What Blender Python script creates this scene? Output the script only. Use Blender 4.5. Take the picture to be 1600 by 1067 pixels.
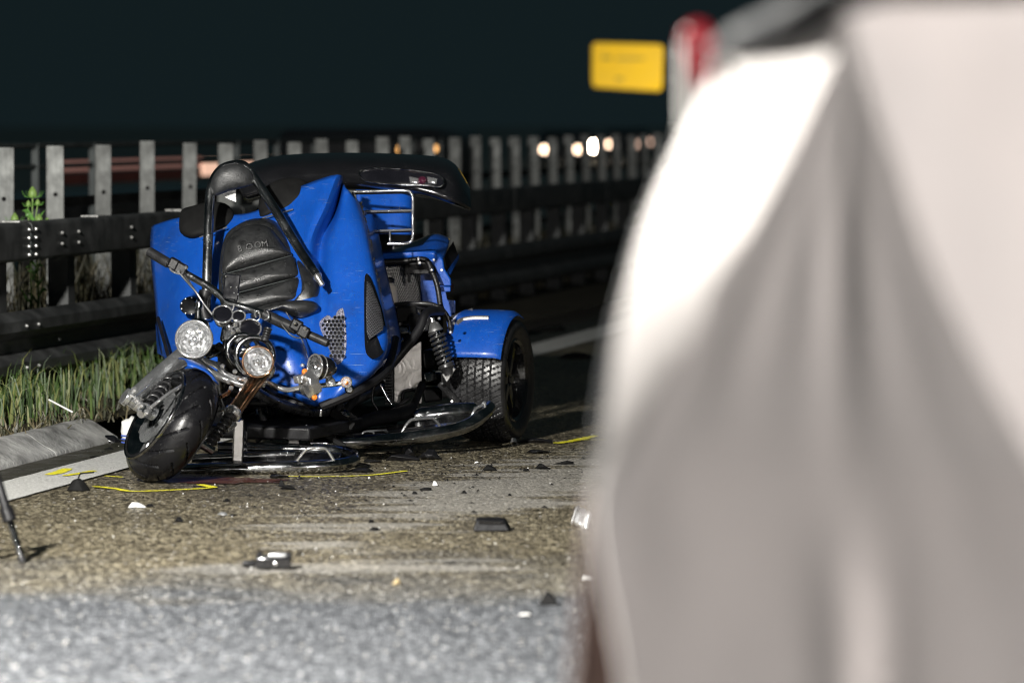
import bpy, bmesh, math, random
from mathutils import Vector, Matrix, noise
V = Vector
R = math.radians
random.seed(7)
sc = bpy.context.scene
for o in list(bpy.data.objects):
    bpy.data.objects.remove(o)
COL = sc.collection

# ------------------------------------------------------------------ camera
F, CX, CY, H, HOR = 6000.0, 800.0, 533.5, 1.6, 195.0      # focal length in px of the 1600 px photo, horizon row
TH = math.atan((CY - HOR) / F)
cam_d = bpy.data.cameras.new('camera'); cam = bpy.data.objects.new('camera', cam_d); COL.objects.link(cam)
cam_d.sensor_width = 36.0; cam_d.lens = F / 1600 * 36.0
cam.location = (0, 0, H); cam.rotation_euler = (math.pi / 2 - TH, 0, 0)
cam_d.clip_start = 0.1; cam_d.clip_end = 3000
cam_d.dof.use_dof = True; cam_d.dof.focus_distance = 18.2; cam_d.dof.aperture_fstop = 2.0
sc.camera = cam

# ------------------------------------------------------------------ night sky, lamps, exposure
w = bpy.data.worlds.new('World'); sc.world = w; w.use_nodes = True
wn = w.node_tree; bg = wn.nodes['Background']
sky = wn.nodes.new('ShaderNodeTexSky'); sky.sky_type = 'NISHITA'; sky.sun_disc = False
sky.sun_elevation = R(-4.0); sky.sun_rotation = R(205); sky.air_density = 1.0; sky.dust_density = 0.3
hsv = wn.nodes.new('ShaderNodeHueSaturation'); hsv.inputs['Saturation'].default_value = 0.45
tint = wn.nodes.new('ShaderNodeMixRGB'); tint.blend_type = 'ADD'; tint.inputs[0].default_value = 1.0
tint.inputs[2].default_value = (0.062, 0.118, 0.136, 1)
wn.links.new(sky.outputs[0], hsv.inputs['Color']); wn.links.new(hsv.outputs[0], tint.inputs[1])
wn.links.new(tint.outputs[0], bg.inputs['Color']); bg.inputs['Strength'].default_value = 0.10

def spot(name, loc, target, power, col, angle, radius, blend=0.5):
    d = bpy.data.lights.new(name, 'SPOT'); d.energy = power; d.color = col
    d.spot_size = R(angle); d.spot_blend = blend; d.shadow_soft_size = radius
    o = bpy.data.objects.new(name, d); COL.objects.link(o); o.location = loc
    o.rotation_euler = (V(target) - V(loc)).to_track_quat('-Z', 'Y').to_euler()
    return o
# light balloon of the rescue crew to the left of the frame, and a weaker warm one behind the photographer
kd = bpy.data.lights.new('floodlight', 'POINT'); kd.energy = 8200; kd.color = (1.0, 0.97, 0.91); kd.shadow_soft_size = 0.18
ko = bpy.data.objects.new('floodlight', kd); COL.objects.link(ko); ko.location = (-3.4, 9.4, 4.0)
spot('vehicle_work_light', (6.5, -1.5, 3.2), (-0.2, 12.0, 0.5), 3500, (1.0, 0.95, 0.91), 100, 0.20)
spot('added_sign_light', (5.5, 84.0, 1.0), (2.4, 90.0, 3.0), 2200, (1.0, 0.93, 0.8), 50, 0.1)  # added unseen spot that brightens the sign
sc.view_settings.view_transform = 'Standard'; sc.view_settings.look = 'None'
sc.view_settings.exposure = 0.0; sc.view_settings.gamma = 1.0
sc.cycles.use_denoising = True
try: sc.cycles.denoiser = 'OPENIMAGEDENOISE'; sc.cycles.denoising_input_passes = 'RGB_ALBEDO_NORMAL'; sc.cycles.denoising_prefilter = 'ACCURATE'
except Exception: pass
sc.cycles.filter_width = 1.15; sc.cycles.max_bounces = 6; sc.cycles.sample_clamp_indirect = 4.0

# ------------------------------------------------------------------ helpers
def P(px, py, Y):
    a = (px - CX) / F; b = (CY - py) / F
    dy = math.cos(TH) + b * math.sin(TH); dz = -math.sin(TH) + b * math.cos(TH)
    t = Y / dy
    return V((a * t, Y, H + dz * t))
def G(px, py, z=0.0):
    b = (CY - py) / F
    dy = math.cos(TH) + b * math.sin(TH); dz = -math.sin(TH) + b * math.cos(TH)
    t = (z - H) / dz
    return V(((px - CX) / F * t, dy * t, z))
def cr(p0, p1, p2, p3, t):
    return 0.5 * ((2 * p1) + (p2 - p0) * t + (2 * p0 - 5 * p1 + 4 * p2 - p3) * t * t + (3 * p1 - p0 - 3 * p2 + p3) * t ** 3)
def spline(pts, n=6, closed=False):
    pts = [V(p) for p in pts]; N = len(pts); out = []
    if N < 3: return pts
    for i in range(N if closed else N - 1):
        if closed: q = [pts[(i + k) % N] for k in (-1, 0, 1, 2)]
        else: q = [pts[max(0, min(N - 1, i + k))] for k in (-1, 0, 1, 2)]
        for j in range(n): out.append(cr(*q, j / n))
    if not closed: out.append(pts[-1])
    return out
def perp(a):
    a = V(a).normalized(); t = V((0, 0, 1)) if abs(a.z) < 0.9 else V((1, 0, 0))
    e1 = a.cross(t).normalized(); return e1, a.cross(e1).normalized()

class MB:
    def __init__(s): s.v = []; s.f = []
    def add(s, vs, fs):
        o = len(s.v); s.v += [V(p) for p in vs]; s.f += [tuple(i + o for i in f) for f in fs]; return s
    def box(s, c, hx, hy, hz):
        c, hx, hy, hz = V(c), V(hx), V(hy), V(hz)
        vs = [c + hx * i + hy * j + hz * k for k in (-1, 1) for j in (-1, 1) for i in (-1, 1)]
        return s.add(vs, [(0, 2, 3, 1), (4, 5, 7, 6), (0, 1, 5, 4), (2, 6, 7, 3), (0, 4, 6, 2), (1, 3, 7, 5)])
    def abox(s, lo, hi):
        lo, hi = V(lo), V(hi); c = (lo + hi) / 2; d = (hi - lo) / 2
        return s.box(c, (d.x, 0, 0), (0, d.y, 0), (0, 0, d.z))
    def beam(s, a, b, wd, ht, up=(0, 0, 1)):
        a, b = V(a), V(b); d = (b - a).normalized(); sd = d.cross(V(up)).normalized(); u = sd.cross(d)
        return s.box((a + b) / 2, (b - a) / 2, sd * wd / 2, u * ht / 2)
    def tube(s, pts, r, seg=10, caps=True, closed=False, flat=None):
        pts = [V(p) for p in pts]; n = len(pts)
        rs = list(r) if isinstance(r, (list, tuple)) else [r] * n
        if len(rs) != n: rs = [rs[min(len(rs) - 1, int(i * (len(rs) - 1) / (n - 1) + 0.5))] for i in range(n)]
        d0 = (pts[1] - pts[0]).normalized(); e1, e2 = perp(d0); vs = []; fs = []
        pd = d0
        for i, p in enumerate(pts):
            if closed: d = (pts[(i + 1) % n] - pts[i - 1]).normalized()
            else: d = (pts[min(n - 1, i + 1)] - pts[max(0, i - 1)]).normalized()
            q = pd.rotation_difference(d); e1 = q @ e1; e2 = q @ e2; pd = d
            for k in range(seg):
                a = 2 * math.pi * k / seg
                o = e1 * math.cos(a) * rs[i] + e2 * math.sin(a) * rs[i]
                if flat: o.z *= flat
                vs.append(p + o)
        m = n if closed else n - 1
        for i in range(m):
            for k in range(seg):
                a0 = i * seg + k; a1 = i * seg + (k + 1) % seg
                b0 = ((i + 1) % n) * seg + k; b1 = ((i + 1) % n) * seg + (k + 1) % seg
                fs.append((a0, a1, b1, b0))
        if caps and not closed:
            fs.append(tuple(range(seg))[::-1]); fs.append(tuple((n - 1) * seg + k for k in range(seg)))
        return s.add(vs, fs)
    def lathe(s, prof, o, ax, seg=28, caps=True):
        o = V(o); ax = V(ax).normalized(); e1, e2 = perp(ax); n = len(prof); vs = []; fs = []
        for (r, h) in prof:
            for k in range(seg):
                a = 2 * math.pi * k / seg
                vs.append(o + ax * h + (e1 * math.cos(a) + e2 * math.sin(a)) * max(r, 1e-4))
        for i in range(n - 1):
            for k in range(seg):
                fs.append((i * seg + k, i * seg + (k + 1) % seg, (i + 1) * seg + (k + 1) % seg, (i + 1) * seg + k))
        if caps: fs.append(tuple(range(seg))); fs.append(tuple((n - 1) * seg + k for k in range(seg))[::-1])
        return s.add(vs, fs)
    def ring(s, o, ax, rad, r, seg=36, ts=8):
        e1, e2 = perp(ax); o = V(o)
        return s.tube([o + (e1 * math.cos(2 * math.pi * k / seg) + e2 * math.sin(2 * math.pi * k / seg)) * rad for k in range(seg)], r, ts, closed=True)
    def coil(s, a, b, rad, r, turns, n=16, ts=6):
        a, b = V(a), V(b); e1, e2 = perp(b - a); N = int(turns * n)
        return s.tube([a + (b - a) * (i / N) + (e1 * math.cos(2 * math.pi * i / n) + e2 * math.sin(2 * math.pi * i / n)) * rad for i in range(N + 1)], r, ts)
    def grid(s, g):
        m, n = len(g), len(g[0])
        return s.add([p for row in g for p in row], [(i * n + j, i * n + j + 1, (i + 1) * n + j + 1, (i + 1) * n + j) for i in range(m - 1) for j in range(n - 1)])
    def surf(s, g, nu=5, nv=5):
        return s.grid(interp(g, nu, nv))
    def plate(s, poly, th):
        poly = [V(p) for p in poly]; th = V(th); n = len(poly)
        vs = poly + [p + th for p in poly]
        return s.add(vs, [tuple(range(n)), tuple(range(2 * n - 1, n - 1, -1))] + [(i, i + n, (i + 1) % n + n, (i + 1) % n) for i in range(n)])
    def puff(s, outline, bulge, back, rings=6, pw=2.2, ctr=None):
        # cushion: outline in 3-D, domed towards 'bulge', flat-ish towards 'back'
        pts = [V(p) for p in outline]; n = len(pts); c = V(ctr) if ctr else sum(pts, V()) / n
        bulge, back = V(bulge), V(back); vs = []; fs = []
        def layer(k, off): return [c + (p - c) * k + off for p in pts]
        ks = [math.sin(math.pi / 2 * (1 - i / rings)) for i in range(rings)]
        L = [layer(k, bulge * (1 - k ** pw) ** 0.6) for k in ks]
        for l in L: vs += l
        for i in range(rings - 1):
            for k in range(n): fs.append((i * n + k, i * n + (k + 1) % n, (i + 1) * n + (k + 1) % n, (i + 1) * n + k))
        vs.append(c + bulge); t = len(vs) - 1
        for k in range(n): fs.append(((rings - 1) * n + k, (rings - 1) * n + (k + 1) % n, t))
        b0 = len(vs); vs += layer(0.985, back * 0.7); vs += layer(0.9, back); vs.append(c + back)
        for k in range(n):
            k1 = (k + 1) % n
            fs.append((k1, k, b0 + k, b0 + k1)); fs.append((b0 + k1, b0 + k, b0 + n + k, b0 + n + k1)); fs.append((b0 + n + k1, b0 + n + k, len(vs) - 1))
        return s.add(vs, fs)

from mathutils.bvhtree import BVHTree
def onto(mb, px, py, lift, dflt=None):
    t = BVHTree.FromPolygons(mb.v, mb.f) if not hasattr(mb, 'bvh') else mb.bvh; mb.bvh = t
    o = V((0, 0, H)); d = (P(px, py, 10) - o).normalized(); h = t.ray_cast(o, d)
    if h[0] is None: return P(px, py, dflt)
    return h[0] - d * lift
def interp(g, nu, nv):
    rows = [spline(r, nv) for r in g]
    cols = [spline([rows[i][j] for i in range(len(rows))], nu) for j in range(len(rows[0]))]
    return [[cols[j][i] for j in range(len(cols))] for i in range(len(cols[0]))]

WL = {}
def obj(name, mb, mat, parent=None, smooth=38, bevel=0, solid=0, origin=None, seg=2):
    xs = [p.x for p in mb.v]; ys = [p.y for p in mb.v]; zs = [p.z for p in mb.v]
    o = V(origin) if origin is not None else V(((min(xs) + max(xs)) / 2, (min(ys) + max(ys)) / 2, min(zs)))
    me = bpy.data.meshes.new(name); me.from_pydata([tuple(p - o) for p in mb.v], [], mb.f); me.update()
    bm = bmesh.new(); bm.from_mesh(me); bmesh.ops.recalc_face_normals(bm, faces=bm.faces[:]); bm.to_mesh(me); bm.free()
    if smooth:
        me.polygons.foreach_set('use_smooth', [True] * len(me.polygons)); me.set_sharp_from_angle(angle=R(smooth))
    me.materials.append(M[mat] if isinstance(mat, str) else mat)
    ob = bpy.data.objects.new(name, me); COL.objects.link(ob); WL[ob] = o
    if solid:
        md = ob.modifiers.new('thickness', 'SOLIDIFY'); md.thickness = solid; md.offset = 0
    if bevel:
        md = ob.modifiers.new('bevel', 'BEVEL'); md.width = bevel; md.segments = seg; md.limit_method = 'ANGLE'; md.angle_limit = R(40)
    if parent is not None:
        ob.parent = parent; ob.location = o - WL[parent]
    else: ob.location = o
    return ob
def tag(o, label=None, cat=None, group=None, kind=None):
    if label: o['label'] = label
    if cat: o['category'] = cat
    if group: o['group'] = group
    if kind: o['kind'] = kind
    return o
def thing(name, loc, label, cat, group=None):
    o = bpy.data.objects.new(name, None); COL.objects.link(o); o.location = loc; o.empty_display_size = 0.1; WL[o] = V(loc)
    return tag(o, label, cat, group)

# ------------------------------------------------------------------ materials
M = {}
def nm(name):
    m = bpy.data.materials.new(name); m.use_nodes = True; M[name] = m
    nt = m.node_tree; return m, nt, nt.nodes['Principled BSDF']
def N(nt, t, **kw):
    n = nt.nodes.new('ShaderNode' + t)
    for k, v in kw.items():
        if k in n.inputs: n.inputs[k].default_value = v
        else: setattr(n, k, v)
    return n
def L(nt, a, b): nt.links.new(a, b)
def coords(nt, scale=None, rot=None, kind='Object'):
    tc = N(nt, 'TexCoord'); out = tc.outputs[kind]
    if scale is not None:
        mp = N(nt, 'Mapping'); mp.inputs['Scale'].default_value = scale
        if rot: mp.inputs['Rotation'].default_value = rot
        L(nt, out, mp.inputs[0]); out = mp.outputs[0]
    return out
def ramp(nt, fac, stops):
    r = N(nt, 'ValToRGB'); e = r.color_ramp.elements
    while len(e) < len(stops): e.new(0.5)
    for i, (p, c) in enumerate(stops):
        e[i].position = p; e[i].color = (*c, 1) if isinstance(c, tuple) else (c, c, c, 1)
    L(nt, fac, r.inputs[0]); return r.outputs[0]
def math_(nt, op, a, b=None, clamp=False):
    m = N(nt, 'Math', operation=op, use_clamp=clamp)
    for i, x in enumerate((a, b)):
        if x is None: continue
        if hasattr(x, 'links'): L(nt, x, m.inputs[i])
        else: m.inputs[i].default_value = x
    return m.outputs[0]
def mix(nt, fac, a, b):
    m = N(nt, 'MixRGB')
    for i, x in zip((0, 1, 2), (fac, a, b)):
        if hasattr(x, 'links'): L(nt, x, m.inputs[i])
        else: m.inputs[i].default_value = x if i == 0 else (*x, 1)
    return m.outputs[0]
def bump(nt, bs, h, strength, dist=0.01):
    b = N(nt, 'Bump'); b.inputs['Strength'].default_value = strength; b.inputs['Distance'].default_value = dist
    L(nt, h, b.inputs['Height']); L(nt, b.outputs[0], bs.inputs['Normal']); return b

def simple(name, col, rough=0.5, metal=0.0, var=0.12, nscale=14, bs_=0.0, bscale=120, coat=0.0, spec=0.5, drops=0.0, dscale=150, rvar=0.1, col2=None):
    """colour with blotchy variation, roughness variation, fine relief and rain drops"""
    m, nt, b = nm(name); co = coords(nt)
    n1 = N(nt, 'TexNoise', Scale=nscale, Detail=6.0); L(nt, co, n1.inputs['Vector'])
    lo = tuple(c * (1 - var) for c in col); hi = col2 or tuple(min(1, c * (1 + var)) for c in col)
    L(nt, ramp(nt, n1.outputs[0], [(0.3, lo), (0.7, hi)]), b.inputs['Base Color'])
    L(nt, ramp(nt, n1.outputs[0], [(0.3, max(0.02, rough - rvar)), (0.7, min(1, rough + rvar))]), b.inputs['Roughness'])
    b.inputs['Metallic'].default_value = metal; b.inputs['Coat Weight'].default_value = coat; b.inputs['Coat Roughness'].default_value = 0.08
    b.inputs['Specular IOR Level'].default_value = spec
    h = None
    if bs_:
        n2 = N(nt, 'TexNoise', Scale=bscale, Detail=4.0); L(nt, co, n2.inputs['Vector']); h = math_(nt, 'MULTIPLY', n2.outputs[0], bs_)
    if drops:
        v = N(nt, 'TexVoronoi', Scale=dscale); L(nt, co, v.inputs['Vector'])
        sepc = N(nt, 'SeparateColor'); L(nt, v.outputs['Color'], sepc.inputs[0])
        rad = math_(nt, 'MULTIPLY', math_(nt, 'GREATER_THAN', sepc.outputs[0], 0.62), 0.34)
        d = math_(nt, 'SUBTRACT', rad, v.outputs['Distance'], clamp=True)
        d = math_(nt, 'MULTIPLY', math_(nt, 'POWER', d, 0.5), drops)
        h = d if h is None else math_(nt, 'ADD', h, d)
    if h is not None: bump(nt, b, h, 1.0, 0.004)
    return m

simple('blue_paint', (0.004, 0.060, 0.33), 0.36, 0.0, 0.10, 5, 0.02, 500, coat=0.55, drops=0.9, dscale=130, rvar=0.06)
simple('black_gloss', (0.006, 0.006, 0.007), 0.16, 0.0, 0.2, 8, coat=1.0, drops=0.9, dscale=170, rvar=0.05)
simple('leather', (0.013, 0.0135, 0.014), 0.33, 0.0, 0.3, 30, 0.35, 200, spec=0.6, drops=0.6, dscale=190, rvar=0.08)
simple('black_plastic', (0.007, 0.007, 0.008), 0.42, 0.0, 0.3, 20, 0.15, 200, spec=0.3, drops=0.35, dscale=200)
simple('black_matt', (0.006, 0.006, 0.006), 0.75, 0.0, 0.4, 12, 0.2, 90, spec=0.15)
simple('frame_black', (0.022, 0.022, 0.023), 0.30, 0.0, 0.4, 18, 0.2, 90, drops=0.5, dscale=160)
simple('chrome', (0.74, 0.74, 0.75), 0.10, 0.88, 0.06, 30, 0.05, 40, drops=0.45, dscale=140, rvar=0.05)
simple('wet_chrome', (0.46, 0.47, 0.48), 0.18, 0.85, 0.25, 18, 0.10, 60, drops=0.7, dscale=150, rvar=0.08)
simple('tube_steel', (0.34, 0.345, 0.35), 0.24, 1.0, 0.3, 12, 0.10, 60, drops=0.3, dscale=130, rvar=0.08)
simple('dark_chrome', (0.32, 0.325, 0.33), 0.15, 1.0, 0.3, 12, 0.08, 60, drops=0.5, dscale=130, rvar=0.1)
simple('aluminium', (0.58, 0.58, 0.58), 0.24, 0.90, 0.3, 9, 0.15, 60, rvar=0.10)
simple('brushed', (0.55, 0.54, 0.52), 0.42, 0.9, 0.35, 7, 0.2, 50, rvar=0.15)
simple('rubber', (0.014, 0.014, 0.015), 0.36, 0.0, 0.3, 16, 0.15, 160, spec=0.6, drops=0.3, dscale=220, rvar=0.12)
simple('glossy_rubber', (0.006, 0.006, 0.007), 0.30, 0.0, 0.3, 10, 0.12, 160, spec=0.3, drops=0.35, dscale=160, rvar=0.1)
simple('white_plastic', (0.62, 0.56, 0.48), 0.4, 0.0, 0.12, 12)
simple('amber_lens', (0.65, 0.20, 0.03), 0.15, 0.0, 0.1, 10, coat=1.0)
simple('red_lens', (0.05, 0.008, 0.02), 0.15, 0.0, 0.1, 10, coat=1.0)
simple('galvanised', (0.085, 0.088, 0.088), 0.55, 0.55, 0.35, 6, 0.12, 50, rvar=0.15)
simple('bolt_steel', (0.7, 0.7, 0.68), 0.35, 0.85, 0.2, 40)
simple('weathered_wood', (0.32, 0.33, 0.32), 0.8, 0.0, 0.5, 9, 0.5, 40, spec=0.3)
simple('railing_grey', (0.06, 0.07, 0.07), 0.6, 0.3, 0.2, 8)
simple('kerb_concrete', (0.26, 0.26, 0.25), 0.75, 0.0, 0.75, 7, 2.0, 45, spec=0.35)
simple('field', (0.55, 0.55, 0.50), 0.9, 0.0, 0.3, 0.2, spec=0.1)
simple('soil', (0.035, 0.030, 0.018), 0.9, 0.0, 0.5, 6, 1.0, 30, spec=0.2)
simple('stem_green', (0.20, 0.32, 0.08), 0.5, 0.0, 0.3, 30)
simple('leaf_green', (0.11, 0.27, 0.05), 0.45, 0.0, 0.35, 24)
simple('silver_foil', (0.72, 0.73, 0.74), 0.3, 0.8, 0.15, 20, 0.5, 30)
simple('white_shard', (0.72, 0.72, 0.70), 0.4, 0.0, 0.15, 30)
simple('tan_plastic', (0.35, 0.27, 0.14), 0.5, 0.0, 0.2, 30)
simple('bag_white', (0.66, 0.66, 0.64), 0.5, 0.0, 0.15, 9, 0.6, 40)
simple('bag_blue', (0.04, 0.08, 0.35), 0.5, 0.0, 0.15, 9)
simple('sign_yellow', (0.80, 0.50, 0.004), 0.7, 0.0, 0.04, 2)
simple('sign_dark', (0.30, 0.20, 0.02), 0.6, 0.0, 0.1, 2)
simple('post_white', (0.30, 0.29, 0.27), 0.5, 0.0, 0.08, 6)
simple('post_red', (0.42, 0.012, 0.025), 0.4, 0.0, 0.08, 6)
simple('car_dark', (0.03, 0.032, 0.036), 0.3, 0.2, 0.1, 3, coat=1.0)
simple('car_glass', (0.01, 0.012, 0.014), 0.08, 0.0, 0.1, 3, coat=1.0)
simple('truck_red', (0.16, 0.05, 0.04), 0.5, 0.0, 0.2, 3)
simple('pole_grey', (0.022, 0.024, 0.027), 0.7, 0.0, 0.1, 10, spec=0.1)
simple('line_white', (0.62, 0.62, 0.59), 0.6, 0.0, 0.40, 85, 2.0, 160, col2=(0.72, 0.72, 0.69))
simple('spray_yellow', (0.80, 0.72, 0.03), 0.6, 0.0, 0.3, 60, 0.5, 200)
simple('brown_cloth', (0.10, 0.065, 0.055), 0.9, 0.0, 0.2, 10)
simple('hem_grey', (0.20, 0.21, 0.22), 0.8, 0.0, 0.2, 10)
simple('vinyl', (0.020, 0.021, 0.022), 0.5, 0.0, 0.3, 30, 0.3, 150, drops=0.4, dscale=150)
simple('chrome_warm_shine', (0.62, 0.36, 0.22), 0.14, 1.0, 0.35, 14, 0.1, 50, drops=0.5, dscale=140)  # chrome with the warm reflection painted into its colour
simple('dial_black', (0.006, 0.006, 0.008), 0.12, 0.0, 0.2, 10, coat=1.0)

def wood():
    nt = M['weathered_wood'].node_tree; b = nt.nodes['Principled BSDF']; src = b.inputs['Base Color'].links[0].from_socket
    oi = N(nt, 'ObjectInfo'); co = coords(nt, (9, 9, 1.3))
    n = N(nt, 'TexNoise', Scale=3.0, Detail=8.0, Roughness=0.7); L(nt, co, n.inputs['Vector'])
    k = N(nt, 'TexVoronoi', Scale=1.1); L(nt, coords(nt, (3, 3, 2.4)), k.inputs['Vector'])
    knot = ramp(nt, k.outputs['Distance'], [(0.05, 0.15), (0.16, 1.0)])
    t = math_(nt, 'MULTIPLY', ramp(nt, n.outputs[0], [(0.3, 0.5), (0.7, 1.15)]), knot)
    t = math_(nt, 'MULTIPLY', t, ramp(nt, oi.outputs['Random'], [(0.0, 0.62), (1.0, 1.1)]))
    m_ = N(nt, 'MixRGB', blend_type='MULTIPLY'); m_.inputs[0].default_value = 1.0
    L(nt, src, m_.inputs[1]); L(nt, t, m_.inputs[2]); L(nt, m_.outputs[0], b.inputs['Base Color'])
wood()
def worn_paint():
    nt = M['blue_paint'].node_tree; b = nt.nodes['Principled BSDF']; src = b.inputs['Base Color'].links[0].from_socket
    n = N(nt, 'TexNoise', Scale=4.5, Detail=9.0, Roughness=0.68); L(nt, coords(nt), n.inputs['Vector'])
    dirt = mix(nt, ramp(nt, n.outputs[0], [(0.52, 0.0), (0.74, 0.40)]), src, (0.020, 0.032, 0.070))
    run = N(nt, 'TexNoise', Scale=1.0, Detail=4.0); L(nt, coords(nt, (46, 46, 3.0)), run.inputs['Vector'])
    c = mix(nt, ramp(nt, run.outputs[0], [(0.56, 0.0), (0.70, 0.35)]), dirt, (0.012, 0.10, 0.40))
    sc1 = N(nt, 'TexNoise', Scale=1.0, Detail=2.0); L(nt, coords(nt, (9, 9, 210), (0.5, 0.35, 0)), sc1.inputs['Vector'])
    msk = math_(nt, 'MULTIPLY', ramp(nt, sc1.outputs[0], [(0.68, 0.0), (0.71, 1.0)]), ramp(nt, n.outputs[0], [(0.44, 0.0), (0.55, 0.7)]))
    c = mix(nt, msk, c, (0.16, 0.22, 0.34)); L(nt, c, b.inputs['Base Color'])
worn_paint()
def reflector():
    m, nt, b = nm('reflector'); co = coords(nt)
    v = N(nt, 'TexVoronoi', Scale=26.0); L(nt, co, v.inputs['Vector'])
    L(nt, ramp(nt, v.outputs['Distance'], [(0.0, 0.75), (1.0, 0.95)]), b.inputs['Base Color'])
    b.inputs['Metallic'].default_value = 1.0; b.inputs['Roughness'].default_value = 0.26
    bump(nt, b, v.outputs['Distance'], 0.8, 0.02)
reflector()
def lens():
    m, nt, b = nm('clear_lens'); nt.nodes.remove(b)
    out = nt.nodes['Material Output']; t = N(nt, 'BsdfTransparent'); g = N(nt, 'BsdfGlossy'); g.inputs['Roughness'].default_value = 0.05
    t.inputs[0].default_value = (0.95, 0.96, 0.97, 1)
    fr = N(nt, 'Fresnel', IOR=1.5); mx = N(nt, 'MixShader')
    co = coords(nt); n = N(nt, 'TexWave', Scale=18.0); L(nt, co, n.inputs['Vector'])
    bp = N(nt, 'Bump', Strength=0.3, Distance=0.004); L(nt, n.outputs[0], bp.inputs['Height']); L(nt, bp.outputs[0], g.inputs['Normal'])
    L(nt, fr.outputs[0], mx.inputs[0]); L(nt, t.outputs[0], mx.inputs[1]); L(nt, g.outputs[0], mx.inputs[2]); L(nt, mx.outputs[0], out.inputs[0])
lens()
def meshmat(name, scale, c0, c1, metal):
    m, nt, b = nm(name); co = coords(nt, (scale, scale, scale), (0, 0, R(45)))
    ch = N(nt, 'TexVoronoi', Scale=1.0, Randomness=0.0); L(nt, co, ch.inputs['Vector'])
    L(nt, ramp(nt, ch.outputs['Distance'], [(0.36, c0), (0.5, c1)]), b.inputs['Base Color'])
    b.inputs['Metallic'].default_value = metal; b.inputs['Roughness'].default_value = 0.35
    bump(nt, b, ch.outputs['Distance'], 0.8, 0.006)
meshmat('shield_mesh', 130, (0.10, 0.10, 0.10), (0.55, 0.54, 0.52), 0.7)
meshmat('intake_mesh', 105, (0.006, 0.006, 0.006), (0.12, 0.12, 0.13), 0.6)
def glitter():
    m, nt, b = nm('grille_trim'); co = coords(nt)
    v = N(nt, 'TexVoronoi', Scale=420.0); L(nt, co, v.inputs['Vector'])
    s = N(nt, 'SeparateColor'); L(nt, v.outputs['Color'], s.inputs[0])
    L(nt, ramp(nt, s.outputs[0], [(0.25, (0.02, 0.02, 0.04)), (0.80, (0.42, 0.41, 0.50))]), b.inputs['Base Color'])
    b.inputs['Roughness'].default_value = 0.3; bump(nt, b, v.outputs['Distance'], 0.6, 0.003)
glitter()
def plate_mat():
    m, nt, b = nm('scuffed_plate_red_shine'); co = coords(nt)
    n = N(nt, 'TexNoise', Scale=9.0, Detail=5.0, Distortion=1.5); L(nt, co, n.inputs['Vector'])
    L(nt, ramp(nt, n.outputs[0], [(0.30, (0.42, 0.40, 0.38)), (0.52, (0.62, 0.60, 0.58)), (0.66, (0.70, 0.66, 0.62)), (0.70, (0.62, 0.24, 0.17)), (0.76, (0.60, 0.50, 0.46))]), b.inputs['Base Color'])  # red stop paints a reflection into the metal
    b.inputs['Metallic'].default_value = 0.75; b.inputs['Roughness'].default_value = 0.36; bump(nt, b, n.outputs[0], 0.5, 0.01)
plate_mat()
def emit(name, col, s):
    m, nt, b = nm(name); b.inputs['Base Color'].default_value = (*col, 1)
    b.inputs['Emission Color'].default_value = (*col, 1); b.inputs['Emission Strength'].default_value = s
emit('headlamp_lit', (1.0, 0.80, 0.62), 90.0)
emit('headlamp_dim', (1.0, 0.72, 0.50), 9.0)
emit('headlamp_faint', (1.0, 0.66, 0.50), 2.0)
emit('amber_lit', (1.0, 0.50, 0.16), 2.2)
emit('peach_shine_emit', (1.0, 0.62, 0.45), 0.85)  # emission stands in for headlight shine on the reflective strip
emit('peach_shine_dim', (1.0, 0.50, 0.42), 0.10)  # weak emission stands in for shine on the side board

def sheet_mat():
    m, nt, b = nm('white_sheet'); out = nt.nodes['Material Output']; co = coords(nt)
    n = N(nt, 'TexNoise', Scale=3.0, Detail=4.0); L(nt, co, n.inputs['Vector'])
    L(nt, ramp(nt, n.outputs[0], [(0.3, (0.77, 0.725, 0.705)), (0.7, (0.83, 0.775, 0.75))]), b.inputs['Base Color'])
    b.inputs['Roughness'].default_value = 0.75; b.inputs['Specular IOR Level'].default_value = 0.2
    tr = N(nt, 'BsdfTranslucent'); tr.inputs[0].default_value = (0.80, 0.66, 0.60, 1)
    mx = N(nt, 'MixShader'); mx.inputs[0].default_value = 0.07
    wv = N(nt, 'TexWave', Scale=260.0); L(nt, co, wv.inputs['Vector']); bump(nt, b, wv.outputs[0], 0.1, 0.001)
    L(nt, b.outputs[0], mx.inputs[1]); L(nt, tr.outputs[0], mx.inputs[2]); L(nt, mx.outputs[0], out.inputs[0])
sheet_mat()

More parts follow.
